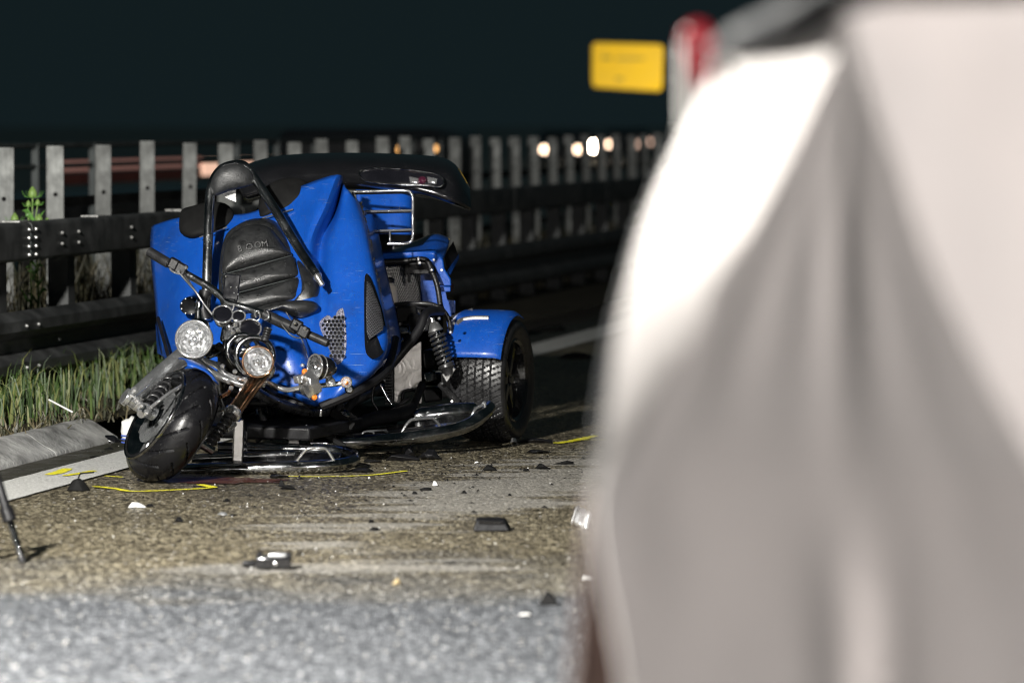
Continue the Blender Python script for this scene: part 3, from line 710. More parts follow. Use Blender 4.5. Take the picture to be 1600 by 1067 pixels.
mb = MB(); mb.puff(spline([SB(*p, -0.02) for p in [(464, 408), (478, 415), (492, 428), (499, 444), (499, 468), (494, 486), (482, 494), (468, 492), (452, 482), (466, 468), (470, 440)]], 4, closed=True), (0.0, -0.06, 0.02), (0, 0.08, 0), 6); obj('seat_bolster', mb, 'leather', tr, smooth=60)
mb = MB(); mb.puff(spline([SB(*p, -0.12) for p in [(395, 486), (420, 478), (455, 472), (490, 472), (497, 482), (480, 494), (462, 496), (440, 490), (415, 494), (395, 500)]], 4, closed=True), (0, -0.06, 0.03), (0, 0.12, 0), 5); obj('seat_base', mb, 'leather', tr, smooth=60)
for (a, b_) in (((349, 429), (456, 399)), ((351, 463), (466, 433))):
    mb = MB(); mb.tube([SB(a[0] + (b_[0] - a[0]) * k / 10, a[1] + (b_[1] - a[1]) * k / 10, -0.045 - 0.028 * math.sin(math.pi * k / 10) ** 0.5) for k in range(11)], 0.0022, 6); obj('welt', mb, 'railing_grey', seat)
# embossed word on the backrest, letters on a shallow arc
cu = bpy.data.curves.new('lettering_curve', 'FONT'); mbt = MB()
for ch, px, py, rot in (('B', 372, 394, 14), ('O', 385, 391, 12), ('O', 398, 388, 10), ('M', 409, 386, 9)):
    cu.body = ch; cu.size = 0.042; cu.extrude = 0.0008; cu.offset = -0.0009; cu.fill_mode = 'NONE'; cu.bevel_depth = 0.0017; cu.bevel_resolution = 1
    to = bpy.data.objects.new('lettering_source', cu); COL.objects.link(to); bpy.context.view_layer.update()
    me = bpy.data.meshes.new_from_object(to.evaluated_get(bpy.context.evaluated_depsgraph_get()))
    base = onto(top_mb, px, py, 0.006, 18.6); ca, sa = math.cos(R(rot)), math.sin(R(rot))
    vs = [base + V((v.co.x * ca - v.co.y * sa, v.co.z + (v.co.x * sa + v.co.y * ca) * 0.18, v.co.x * sa + v.co.y * ca)) for v in me.vertices]
    mbt.add(vs, [tuple(p.vertices) for p in me.polygons]); bpy.data.objects.remove(to); bpy.data.meshes.remove(me)
obj('lettering', mbt, 'leather', seat, smooth=60)

# ---- roll bar with pad
mb = MB(); mb.tube(spline([P(322, 500, 18.62), P(323, 450, 18.66), P(325, 380, 18.74), P(327, 325, 18.82), P(331, 290, 18.87), P(345, 266, 18.92), P(366, 258, 18.93), P(383, 261, 18.91), P(400, 283, 18.87), P(430, 328, 18.75), P(465, 385, 18.60), P(496, 432, 18.45)], 6), 0.024, 14); rb = obj('roll_bar', mb, 'tube_steel', tr, smooth=60)
mb = MB(); mb.lathe([(0.018, 0), (0.020, 0.02), (0.014, 0.03), (0.014, 0.055), (0.01, 0.06)], P(495, 431, 18.455), (0.5, -0.4, -0.78), 14); obj('bar_stub', mb, 'aluminium', rb)
mb = MB(); mb.puff(spline([P(*p, 18.85) for p in [(330, 298), (331, 280), (341, 265), (358, 257), (376, 257), (390, 266), (396, 280), (393, 289), (378, 294), (355, 300), (337, 306)]], 4, closed=True), (-0.01, -0.045, 0.0), (0, 0.06, 0), 7, pw=3.0); obj('bar_pad', mb, 'vinyl', rb, smooth=60)
mb = MB(); mb.plate([P(345, 300, 18.9), P(368, 296, 18.9), P(369, 316, 18.9), P(352, 309, 18.9)], (0, 0.03, 0)); obj('pad_bracket', mb, 'aluminium', rb)
mb = MB(); mb.tube(spline([P(322, 500, 18.62), P(318, 480, 18.64), P(322, 455, 18.66)], 4), 0.034, 12); obj('bar_socket', mb, 'black_plastic', rb)
# ---- two black headrests behind
for pts, strip in (([(280, 345), (281, 362), (290, 369), (303, 372), (330, 366), (352, 357), (362, 345), (364, 332), (350, 318), (325, 316), (300, 322), (284, 328)], ((312, 371), (355, 355))),
            ([(404, 318), (405, 334), (410, 341), (432, 334), (457, 326), (474, 312), (483, 302), (482, 290), (472, 281), (452, 278), (428, 284), (410, 298)], ((408, 342), (458, 327)))):
    mb = MB(); mb.puff(spline([B(*p, 0.05) for p in pts], 3, closed=True), (-0.01, -0.05, 0.0), (0, 0.12, 0), 6, pw=4); hr = obj('headrest', mb, 'black_matt', tr, smooth=50)
    mb = MB(); mb.tube([B(*strip[0], -0.02), B(*strip[1], -0.02)], 0.004, 6); obj('chrome_strip', mb, 'aluminium', hr)

# ---- black rear deck with spoiler lip and recessed lamp
g = [[(342, 285, 20.5), (420, 256, 20.6), (520, 246, 20.6), (640, 248, 20.55), (700, 258, 20.45), (726, 290, 20.3)],
     [(346, 276, 20.2), (420, 248, 20.25), (520, 241, 20.25), (640, 243, 20.2), (702, 252, 20.1), (730, 288, 19.98)],
     [(352, 276, 19.85), (424, 249, 19.85), (522, 242, 19.82), (640, 245, 19.75), (704, 256, 19.70), (733, 296, 19.75)],
     [(366, 284, 19.66), (430, 262, 19.62), (524, 256, 19.58), (640, 260, 19.52), (704, 274, 19.50), (734, 310, 19.62)],
     [(376, 300, 19.60), (438, 284, 19.56), (530, 278, 19.52), (640, 284, 19.46), (704, 300, 19.44), (735, 322, 19.60)],
     [(382, 312, 19.62), (442, 296, 19.58), (532, 290, 19.54), (640, 299, 19.48), (704, 316, 19.46), (735, 328, 19.62)],
     [(386, 316, 19.9), (446, 302, 19.9), (536, 296, 19.9), (640, 304, 19.9), (700, 318, 19.85), (732, 330, 19.85)]]
mb = MB(); mb.surf([[P(*p) for p in r_] for r_ in g], 4, 5); dk = obj('rear_deck', mb, 'black_gloss', tr, smooth=60, solid=0.008)
lp = [(562, 274), (566, 266), (590, 263), (640, 266), (680, 272), (692, 280), (688, 292), (660, 290), (610, 288), (574, 284)]
def DK(px, py, d=0.0): return P(px, py, 19.55 - (px - 524) * 0.0006 - (py - 256) * 0.0015 + d)
mb = MB(); mb.puff(spline([DK(*p, -0.005) for p in lp], 4, closed=True), (0, -0.004, 0), (0, 0.02, 0), 4); lm = obj('deck_lamp', mb, 'dial_black', dk, smooth=60)
mb = MB(); mb.tube(spline([DK(*p, -0.012) for p in lp], 5, closed=True), 0.0035, 6, closed=True); obj('lamp_rim', mb, 'dark_chrome', dk, smooth=60)
mb = MB(); mb.lathe([(0.022, 0), (0.021, 0.01), (0.012, 0.02), (0.0, 0.023)], DK(660, 282, -0.01), (0, -1, 0.1), 18); obj('lamp_bulb', mb, 'red_lens', dk)
for px in (647, 675):
    mb = MB(); mb.puff([DK(px - 8, 276, -0.018), DK(px + 8, 279, -0.018), DK(px + 7, 288, -0.018), DK(px - 6, 287, -0.018)], (0, -0.01, 0), (0, 0.008, 0), 3); obj('lamp_reflector', mb, 'chrome', dk)

# ---- blue rear panel, chrome luggage rack, quarter panel
mb = MB(); mb.surf([[P(556, 297, 19.5), P(600, 298, 19.55), P(640, 300, 19.6), P(646, 302, 19.8)], [P(560, 335, 19.45), P(600, 335, 19.5), P(641, 336, 19.55), P(646, 337, 19.8)], [P(565, 366, 19.42), P(602, 366, 19.46), P(641, 367, 19.52), P(646, 367, 19.8)]], 4, 4); obj('rear_panel', mb, 'blue_paint', tr, smooth=60, solid=0.01)
ck = 0.006
mb = MB(); mb.tube(spline([P(551, 300, 19.22), P(590, 299, 19.20), P(632, 298, 19.18), P(641, 301, 19.18), P(645, 310, 19.18), P(645, 340, 19.16), P(645, 368, 19.15), P(641, 378, 19.15), P(630, 381, 19.15), P(606, 381, 19.16)], 6), ck * 1.2, 8); rk = obj('luggage_rack', mb, 'chrome', tr, smooth=60)
for (a, b_) in (((556, 331), (645, 329)), ((560, 362), (645, 359))):
    mb = MB(); mb.tube([P(*a, 19.22), P(*b_, 19.165)], ck, 8); obj('rack_bar', mb, 'chrome', rk)
    mb = MB(); mb.tube([P(a[0], a[1] + 2.5, 19.24), P(b_[0] - 4, b_[1] + 2.5, 19.19)], ck * 0.9, 6); obj('rack_liner', mb, 'black_plastic', rk)
mb = MB(); mb.tube([P(554, 303, 19.24), P(641, 301.5, 19.2)], ck * 0.9, 6); obj('rack_liner', mb, 'black_plastic', rk)
for q in (((609, 361), (610, 381)), ((615, 378), (615, 389)), ((551, 300), (572, 412))):
    mb = MB(); mb.tube([P(*q[0], 19.19), P(*q[1], 19.19)], ck * 0.8, 8); obj('rack_stay', mb, 'chrome' if q[0][0] > 560 else 'black_plastic', rk)
g = [[(582, 392, 20.05), (620, 388, 20.05), (648, 378, 20.1), (678, 366, 20.15), (700, 372, 20.15)],
     [(582, 393, 19.85), (622, 390, 19.85), (650, 382, 19.85), (680, 370, 19.85), (702, 379, 19.85)],
     [(582, 397, 19.62), (625, 394, 19.60), (655, 392, 19.58), (680, 392, 19.55), (694, 400, 19.6)],
     [(582, 402, 19.60), (625, 399, 19.57), (655, 398, 19.55), (676, 400, 19.52), (690, 408, 19.55)],
     [(582, 406, 19.60), (625, 404, 19.58), (655, 404, 19.56), (670, 408, 19.55), (686, 418, 19.56)]]
mb = MB(); mb.surf([[P(*p) for p in r_] for r_ in g], 5, 5); qp = obj('quarter_panel', mb, 'blue_paint', tr, smooth=50, solid=0.008)
mb = MB(); mb.plate([P(*p, 19.53) for p in [(668, 402), (684, 398), (692, 406), (694, 420), (699, 428), (704, 436), (705, 447), (687, 447), (684, 432), (680, 420)]], (0.003, 0.03, 0)); obj('panel_side', mb, 'blue_paint', qp, bevel=0.006)
mb = MB(); mb.plate([P(*p, 19.5) for p in [(687, 448), (704, 448), (704, 456), (688, 456)]], (0, 0.03, 0)); obj('panel_foot', mb, 'blue_paint', qp, bevel=0.004)
mb = MB(); mb.plate([P(705, 443, 19.52), P(709, 443, 19.56), P(709, 456, 19.56), P(705, 456, 19.52)], (0, 0.03, 0)); obj('tail_lamp', mb, 'red_lens', qp)
mb = MB(); mb.plate([P(694, 401, 19.62), P(708, 377, 19.85), P(716, 399, 19.8), P(700, 425, 19.62)], (0.0, 0.02, 0)); obj('panel_recess', mb, 'black_matt', qp)
mb = MB(); mb.plate([P(698, 425, 19.6), P(717, 397, 19.78), P(717, 404, 19.78), P(703, 430, 19.6)], (0, 0.02, 0)); obj('panel_edge', mb, 'blue_paint', qp)
for px, py in ((678, 406), (686, 443), (690, 422)):
    mb = MB(); mb.lathe([(0.007, 0), (0.006, 0.006)], P(px, py, 19.525), (0, -1, 0), 8); obj('panel_rivet', mb, 'bolt_steel', qp)
mb = MB(); mb.plate([P(*p, 19.75) for p in [(656, 428), (690, 428), (700, 475), (656, 476)]], (0, 0.02, 0)); mb.plate([P(*p, 19.65) for p in [(690, 468), (711, 470), (712, 520), (700, 522), (697, 490)]], (0, 0.02, 0)); obj('inner_panel', mb, 'blue_paint', tr, smooth=0)
mb = MB(); mb.surf([[P(578, 412, 19.72), P(615, 412, 19.72), P(657, 412, 19.72)], [P(582, 450, 19.70), P(618, 450, 19.68), P(657, 450, 19.70)], [P(592, 495, 19.62), P(620, 495, 19.60), P(657, 492, 19.62)]], 3, 3); obj('heat_shield', mb, 'shield_mesh', tr, smooth=60, solid=0.004)
mb = MB(); mb.plate([P(*p, 19.62) for p in [(633, 412), (668, 408), (672, 428), (640, 428), (640, 430), (632, 430)]], (0, 0.04, 0)); obj('bracket', mb, 'black_plastic', tr, bevel=0.004)
mb = MB(); mb.plate([P(*p, 19.6) for p in [(637, 428), (642, 428), (642, 440), (639, 443), (637, 440)]], (0, 0.01, 0)); obj('bracket_tab', mb, 'black_plastic', tr)
mb = MB(); mb.tube(spline([P(585, 410, 19.5), P(630, 408, 19.5), P(664, 406, 19.48), P(674, 422, 19.46), P(683, 446, 19.44), P(688, 476, 19.42)], 5), 0.015, 8); obj('frame_hoop', mb, 'black_plastic', tr, smooth=60)
for px, py in ((653, 405), (674, 422), (687, 472), (655, 411)):
    mb = MB(); mb.lathe([(0.012, 0), (0.012, 0.01), (0.006, 0.02)], P(px, py, 19.44), (0.1, -1, 0.1), 8); obj('frame_bolt', mb, 'aluminium', tr)
# coolant bottle
bo = P(604, 474, 19.42); ax_b = V((0.05, 0, 1))
mb = MB(); mb.lathe([(0.045, 0.0), (0.056, 0.012), (0.054, 0.05), (0.046, 0.085), (0.028, 0.10), (0.026, 0.11)], bo, ax_b, 18); bt = obj('coolant_bottle', mb, 'white_plastic', tr)
mb = MB(); mb.lathe([(0.034, 0.105), (0.034, 0.125), (0.022, 0.132), (0.0, 0.133)], bo, ax_b, 16); obj('bottle_cap', mb, 'black_plastic', bt)
mb = MB(); mb.tube(spline([P(604, 472, 19.36), P(602, 462, 19.35), P(604, 454, 19.355), P(608, 460, 19.36), P(609, 473, 19.36)], 4), 0.007, 6); obj('bottle_rib', mb, 'white_plastic', bt)

# ---- chassis, engine and undercarriage
mb = MB()
for l in (-0.22, 0.22): mb.tube(spline([T(l, -0.2, 0.34), T(l, 0.5, 0.26), T(l * 0.9, 1.2, 0.22), T(l * 0.4, 1.7, 0.34), T(0, 1.95, 0.52)], 5), 0.026, 8)
for f in (0.0, 0.45, 0.9, 1.3): mb.tube([T(-0.24, f, 0.27), T(0.24, f, 0.27)], 0.022, 8)
obj('chassis_frame', mb, 'frame_black', tr, smooth=60)
mb = MB(); mb.box(T(-0.05, -0.05, 0.38), RX * 0.30, HD * 0.28, UP * 0.15); mb.box(T(-0.05, -0.35, 0.48), RX * 0.36, HD * 0.16, UP * 0.16); mb.lathe([(0.13, -0.05), (0.15, 0.05), (0.12, 0.12)], T(0.05, 0.35, 0.42), HD, 20); obj('engine_block', mb, 'black_matt', tr, bevel=0.03)
mb = MB(); mb.box(T(-0.25, -0.20, 0.93), RX * 0.28, HD * 0.34, UP * 0.26); mb.box(T(-0.22, 0.42, 0.62), RX * 0.26, HD * 0.30, UP * 0.18); obj('inner_tub', mb, 'black_matt', tr, bevel=0.06)
mb = MB(); mb.tube([T(-0.6, 0, 0.31), T(0.6, 0, 0.31)], 0.035, 10); obj('rear_axle', mb, 'frame_black', tr)
mb = MB(); mb.plate([T(-0.30, 1.6, 0.12), T(0.30, 1.6, 0.12), T(0.40, 0.3, 0.13), T(-0.40, 0.3, 0.13)], UP * 0.06); obj('belly_pan', mb, 'black_plastic', tr, bevel=0.01)
# crumpled dark parts under the nose
rnd = random.Random(3)
for k in range(26):
    px = rnd.uniform(375, 545); py = rnd.uniform(618, 690); Y = 18.15 + (690 - py) * 0.006 + rnd.uniform(0, 0.25)
    if py < 628 and 440 < px < 540: continue
    a = P(px, py, Y); d = V((rnd.uniform(-1, 1), rnd.uniform(-0.4, 0.4), rnd.uniform(-0.7, 0.7))).normalized()
    mb = MB()
    if k % 3 == 0: mb.tube(spline([a - d * 0.09, a + V((0, -0.03, rnd.uniform(-0.03, 0.03))), a + d * 0.09], 4), rnd.uniform(0.008, 0.017), 8)
    elif k % 3 == 1: mb.box(a, d * rnd.uniform(0.03, 0.07), V((0, 0.03, 0)), d.cross(V((0, 1, 0))) * rnd.uniform(0.012, 0.03))
    else: mb.lathe([(0.02, 0), (0.028, 0.008), (0.028, 0.03), (0.018, 0.04)], a, V((rnd.uniform(-0.5, 0.5), -1, rnd.uniform(-0.3, 0.5))), 14)
    obj(('broken_strut', 'broken_bracket', 'broken_flange')[k % 3], mb, ('frame_black', 'black_matt', 'dark_chrome')[k % 3] if k != 99 else 'aluminium', tr, bevel=0.004 if k % 3 == 1 else 0)
for (px, py) in ((501, 650), (478, 674)):
    mb = MB(); p = P(px, py, 18.12); mb.lathe([(0.006, 0), (0.006, 0.03), (0.003, 0.034)], p, (0.1, -0.3, 0.95), 8); obj('loose_bolt', mb, 'aluminium', tr)
mb = MB(); mb.box(P(459, 692, 18.1), V((0.024, 0, 0)), V((0, 0.01, 0)), V((0, 0, 0.024))); obj('bent_plate', mb, 'brushed', tr, bevel=0.003)
mb = MB(); mb.box(P(372, 688, 17.62), V((0.023, 0.004, -0.001)), V((-0.002, 0.012, 0)), V((0.004, 0, 0.098))); up_ = obj('upright_bracket', mb, 'brushed', tr, bevel=0.005)
mb = MB(); mb.plate([P(382, 660, 17.60), P(386, 662, 17.66), P(386, 716, 17.66), P(381, 720, 17.60)], (0.0, 0.02, 0)); obj('bracket_flange', mb, 'dark_chrome', up_)
# scuffed aluminium plate, a red reflection painted into its colour
mb = MB(); mb.plate([P(*p, 19.12) for p in [(616, 630), (616, 564), (622, 556), (632, 552), (645, 542), (656, 534), (658, 534), (659, 630), (653, 630), (652, 614), (648, 609), (633, 609), (629, 614), (628, 630)]], (0.001, 0.012, 0)); sp = obj('engine_plate', mb, 'scuffed_plate_red_shine', tr, smooth=0, bevel=0.002)
mb = MB(); mb.tube(spline([P(628, 634, 19.08), P(629, 616, 19.08), P(635, 610, 19.08), P(647, 610, 19.08), P(652, 616, 19.08), P(653, 634, 19.08)], 4), 0.008, 8); obj('plate_hoop', mb, 'black_plastic', sp, smooth=60)
mb = MB(); mb.tube([P(612, 560, 19.14), P(612, 630, 19.14)], 0.012, 8); obj('plate_bracket', mb, 'frame_black', sp)
mb = MB()
for k in range(14): mb.box(P(608, 570 + k * 4.6, 19.10), V((0.020, 0, 0)), V((0, 0.01, 0)), V((0, 0, 0.004)))
obj('cooling_fins', mb, 'black_plastic', tr, smooth=0)
# shock absorber at the rear
sa_, sb_ = P(679, 512, 19.02), P(698, 574, 19.0)
mb = MB(); mb.coil(sa_ + (sb_ - sa_) * 0.12, sb_, 0.036, 0.0075, 7.5); sh = obj('shock_spring', mb, 'frame_black', tr, smooth=60)
mb = MB(); mb.tube([sa_, sb_], 0.018, 10); obj('damper', mb, 'dark_chrome', sh, smooth=60)
mb = MB(); mb.lathe([(0.012, -0.05), (0.014, -0.03), (0.026, -0.022), (0.038, 0.012), (0.040, 0.018), (0.03, 0.022)], sa_, sb_ - sa_, 18); obj('shock_cap', mb, 'aluminium', sh)
mb = MB(); mb.lathe([(0.042, -0.01), (0.044, 0.0), (0.03, 0.012), (0.02, 0.04)], sb_, sb_ - sa_, 18); obj('shock_foot', mb, 'frame_black', sh)
# hoses, cables, struts
for pts, r_, m_ in (([P(582, 600, 18.85), P(600, 582, 18.86), P(630, 548, 18.9), P(655, 515, 18.95), P(666, 490, 19.0), P(690, 486, 19.1)], 0.024, 'black_plastic'),
                    ([P(600, 480, 19.3), P(622, 476, 19.25), P(655, 474, 19.2), P(682, 478, 19.2), P(700, 496, 19.2), P(706, 530, 19.2)], 0.012, 'rubber'),
                    ([P(624, 508, 19.2), P(628, 490, 19.2), P(640, 480, 19.2), P(664, 480, 19.25)], 0.016, 'rubber'),
                    ([P(604, 476, 19.3), P(616, 480, 19.28), P(624, 494, 19.26), P(626, 506, 19.25)], 0.005, 'rubber'),
                    ([P(598, 588, 18.9), P(584, 606, 18.9), P(582, 626, 18.9), P(590, 640, 18.9)], 0.005, 'rubber'),
                    ([P(594, 600, 18.95), P(602, 616, 18.95), P(612, 632, 18.95)], 0.006, 'wet_chrome'),
                    ([P(518, 686, 18.45), P(545, 668, 18.55), P(580, 655, 18.65), P(618, 648, 18.75), P(644, 640, 18.85)], 0.036, 'black_plastic'),
                    ([P(512, 672, 18.5), P(530, 655, 18.55), P(548, 632, 18.6), P(566, 604, 18.7)], 0.020, 'black_plastic'),
                    ([P(640, 648, 18.85), P(650, 625, 18.95), P(660, 600, 19.05)], 0.02, 'black_plastic'),
                    ([P(610, 642, 18.95), P(625, 632, 18.98), P(640, 622, 19.0)], 0.010, 'frame_black')):
    mb = MB(); mb.tube(spline(pts, 6), r_, 10); obj('hose' if m_ == 'rubber' else 'strut', mb, m_, tr, smooth=60)
for (px, py, w_, h_, m_) in ((628, 515, 12, 7, 'dark_chrome'), (648, 500, 9, 10, 'black_plastic'), (676, 616, 14, 11, 'black_plastic'), (670, 560, 8, 14, 'black_plastic'), (620, 532, 10, 4, 'wet_chrome'), (672, 588, 9, 9, 'dark_chrome'), (700, 600, 10, 20, 'black_matt'), (664, 505, 10, 12, 'frame_black'), (600, 500, 12, 22, 'black_matt'), (636, 490, 16, 12, 'black_matt'), (600, 650, 20, 14, 'black_matt')):
    p = P(px, py, 19.22); sx = w_ / 312; sz = h_ / 312; mb = MB(); mb.box(p, V((sx, 0.02, 0.004)), V((0, 0.05, 0)), V((-0.004, 0, sz))); obj('engine_housing', mb, m_, tr, bevel=0.012, seg=3)
for (px, py) in ((596, 592), (600, 595), (598, 588), (686, 498), (709, 506), (704, 520), (640, 520), (668, 494), (648, 518), (707, 628), (690, 600)):
    mb = MB(); mb.lathe([(0.008, 0), (0.009, 0.008), (0.005, 0.016)], P(px, py, 19.02), (random.uniform(-.3, .3), -1, 0.3), 8); obj('engine_bolt', mb, 'aluminium', tr)
mb = MB(); mb.plate([P(690, 585, 19.0), P(708, 572, 19.0), P(712, 577, 19.0), P(698, 598, 19.0)], (0, 0.04, 0)); obj('suspension_arm', mb, 'aluminium', tr, bevel=0.004)
mb = MB(); mb.tube([P(688, 600, 19.05), P(714, 628, 19.1)], 0.018, 10); obj('suspension_link', mb, 'frame_black', tr)

# ---- silencer and running boards
mb = MB(); mb.tube(spline([P(646, 652, 18.82), P(700, 645, 18.85), P(745, 641, 18.9)], 5), [0.034, 0.044] + [0.046] * 8 + [0.034], 18); mu = obj('silencer', mb, 'dark_chrome', tr, smooth=50)
mb = MB(); mb.tube([P(744, 641, 18.9), P(766, 638, 18.92)], 0.026, 14); obj('tail_pipe', mb, 'wet_chrome', mu)
def board(name, rim, r_, mat, deck):
    mb = MB(); mb.tube(spline(rim, 6), r_, 12); b_ = obj(name, mb, mat, tr, smooth=60)
    mb = MB(); mb.plate(deck, (0, 0, -0.012)); obj('foot_plate', mb, 'black_gloss', b_, bevel=0.003); return b_
rb1 = board('running_board', [P(284, 735, 17.62), P(340, 733, 17.58), P(420, 731, 17.56), P(490, 729, 17.58), P(535, 725, 17.64), P(553, 717, 17.76), P(545, 708, 17.92), P(510, 704, 18.0), P(440, 702, 18.02), P(340, 700, 18.0)], 0.030, 'dark_chrome',
      [P(330, 722, 17.62), P(480, 720, 17.62), P(530, 714, 17.70), P(535, 708, 17.85), P(500, 705, 17.95), P(330, 704, 17.95)])
mb = MB(); mb.tube(spline([P(300, 716, 17.7), P(380, 713, 17.7), P(460, 710, 17.72)], 4), 0.020, 10); obj('board_tube', mb, 'dark_chrome', rb1, smooth=60)
mb = MB(); mb.tube(spline([P(462, 723, 17.58), P(470, 712, 17.57), P(479, 702, 17.57), P(488, 700, 17.57), P(503, 700, 17.58), P(511, 703, 17.59), P(522, 720, 17.6)], 4), 0.0075, 8); obj('foot_hoop', mb, 'chrome', rb1, smooth=60)
rb2 = board('running_board', [P(484, 693, 18.35), P(520, 692, 18.37), P(580, 689, 18.42), P(640, 684, 18.50), P(700, 674, 18.58), P(735, 662, 18.66), P(756, 646, 18.74), P(764, 636, 18.82)], 0.034, 'dark_chrome',
      [P(500, 682, 18.42), P(690, 666, 18.62), P(735, 652, 18.72), P(745, 648, 18.85), P(690, 655, 18.85), P(520, 676, 18.62)])
for pts in ([(625, 682), (632, 668), (641, 657), (650, 655), (672, 653), (680, 656), (692, 672)], [(734, 664), (738, 648), (744, 638), (752, 634), (757, 628), (757, 640), (752, 652)], [(566, 678), (572, 674), (604, 672)], [(583, 687), (584, 676), (577, 674)], [(608, 684), (606, 676), (600, 673)]):
    mb = MB(); mb.tube(spline([P(a, b_, 18.46 + (a - 560) * 0.0014) for a, b_ in pts], 4), 0.008 if len(pts) > 4 else 0.005, 8); obj('foot_hoop', mb, 'wet_chrome', rb2, smooth=60)

# ---- front wheel and fork, knocked over to the side
FA = V((-0.775, -0.34, 0.53)).normalized(); FC = P(268, 664, 17.2)
fw = thing_part('front_wheel', FC, tr)
tyre('tyre', FC, FA, 0.280, 0.19, 0.222, g_front, 300, 'glossy_rubber', fw, crown=0.05, round_=True)
mb = MB(); mb.lathe([(0.216, -0.07), (0.205, 0.0), (0.218, 0.066), (0.230, 0.088), (0.228, 0.098), (0.206, 0.090), (0.180, 0.058), (0.08, 0.040), (0.045, 0.07), (0.0, 0.072)], FC, FA, 44, caps=False); obj('rim', mb, 'dark_chrome', fw, smooth=50)
mb = MB(); mb.lathe([(0.13, 0.074), (0.135, 0.076), (0.135, 0.080), (0.07, 0.080), (0.06, 0.082)], FC, FA, 36, caps=False); obj('brake_disc', mb, 'wet_chrome', fw)
e1, e2 = perp(FA)
mb = MB()
for k in range(5):
    t = k * 2 * math.pi / 5 + 0.4; d = e1 * math.cos(t) + e2 * math.sin(t); q = FA.cross(d); mb.box(FC + d * 0.115 + FA * 0.055, d * 0.075, q * 0.024, FA * 0.012)
obj('spokes', mb, 'aluminium', fw, bevel=0.008)
mb = MB(); mb.tube([FC + FA * 0.09, FC + FA * 0.24], [0.032, 0.03], 16); mb.tube([FC + FA * 0.235, FC + FA * 0.262], 0.040, 16); obj('axle', mb, 'wet_chrome', fw, bevel=0.004)
mb = MB(); mb.tube([FC + FA * 0.17, FC + FA * 0.20], 0.0325, 16); obj('axle_ring', mb, 'brushed', fw)
mb = MB(); mb.tube([FC - FA * 0.10, FC - FA * 0.23], 0.022, 12); obj('axle', mb, 'dark_chrome', fw)
# blue remnant of the front mudguard over the tyre
mb = MB(); gd = []
for k in range(7):
    t = R(-18 + 36 * k / 6); u0 = (V((0.58, 0.1, 0.81)) - FA * V((0.58, 0.1, 0.81)).dot(FA)).normalized(); u1 = FA.cross(u0)
    gd.append([FC + (u0 * math.cos(t) + u1 * math.sin(t)) * (0.300 - 0.02 * abs(s) ** 2) + FA * (s * 0.085 + 0.03) for s in (-1, -0.5, 0, 0.5, 1)])
mb.grid(gd); obj('mudguard', mb, 'blue_paint', tr, smooth=60, solid=0.005)
# fork legs
lt, lb = P(297, 548, 17.62), FC + FA * 0.225
rt, rbm = P(413, 578, 17.66), FC - FA * 0.20
mb = MB(); mb.tube([lt, lt + (lb - lt) * 0.5, lb], [0.046, 0.044, 0.036], 18); lf = obj('fork_leg', mb, 'wet_chrome', tr, smooth=50)
mb = MB(); mb.lathe([(0.048, -0.05), (0.056, -0.04), (0.056, -0.015), (0.05, 0.0)], lt, lb - lt, 20); obj('fork_cap', mb, 'chrome', lf)
s0, s1 = P(272, 586, 17.36), P(226, 640, 17.08)
mb = MB(); mb.coil(s0, s1, 0.026, 0.006, 8); ls = obj('fork_spring', mb, 'frame_black', tr, smooth=60)
mb = MB(); mb.tube([s0, s1], 0.017, 10); obj('spring_core', mb, 'black_plastic', ls)
mb = MB(); mb.lathe([(0.030, -0.012), (0.032, 0.0), (0.026, 0.012), (0.03, 0.02), (0.018, 0.045)], s1, s1 - s0, 16); obj('spring_foot', mb, 'chrome', ls)
mb = MB(); mb.tube(spline([P(310, 588, 17.25), P(268, 612, 17.05), P(236, 636, 16.98)], 4), 0.008, 8); obj('stay_rod', mb, 'chrome', tr, smooth=60)
for k, (px, py) in enumerate(((208, 618), (216, 626), (222, 634), (232, 645), (212, 610))):
    mb = MB(); mb.lathe([(0.014, 0), (0.016, 0.012), (0.008, 0.022)], P(px, py, 16.98), FA + V((0.2 * (k % 3 - 1), -0.6, 0)), 10); obj('fork_bolt', mb, 'chrome', tr)
md_ = rt + (rbm - rt) * 0.55
mb = MB(); mb.tube([rt, md_], [0.036, 0.034], 18); rf = obj('fork_leg', mb, 'chrome_warm_shine', tr, smooth=50); rf['label'] = 'chrome fork leg with warm reflections painted as a copper tint'
mb = MB(); mb.lathe([(0.036, -0.01), (0.043, 0.0), (0.043, 0.02), (0.034, 0.03)], md_, rbm - rt, 18); obj('fork_collar', mb, 'chrome', rf); mb = MB(); mb.lathe([(0.044, -0.03), (0.050, -0.02), (0.048, 0.01), (0.04, 0.02)], rt, rbm - rt, 18); obj('fork_collar', mb, 'chrome', rf)
mb = MB(); mb.coil(md_, rbm, 0.022, 0.007, 9); mb.tube([md_, rbm], 0.018, 10); obj('fork_slider', mb, 'frame_black', rf, smooth=60)
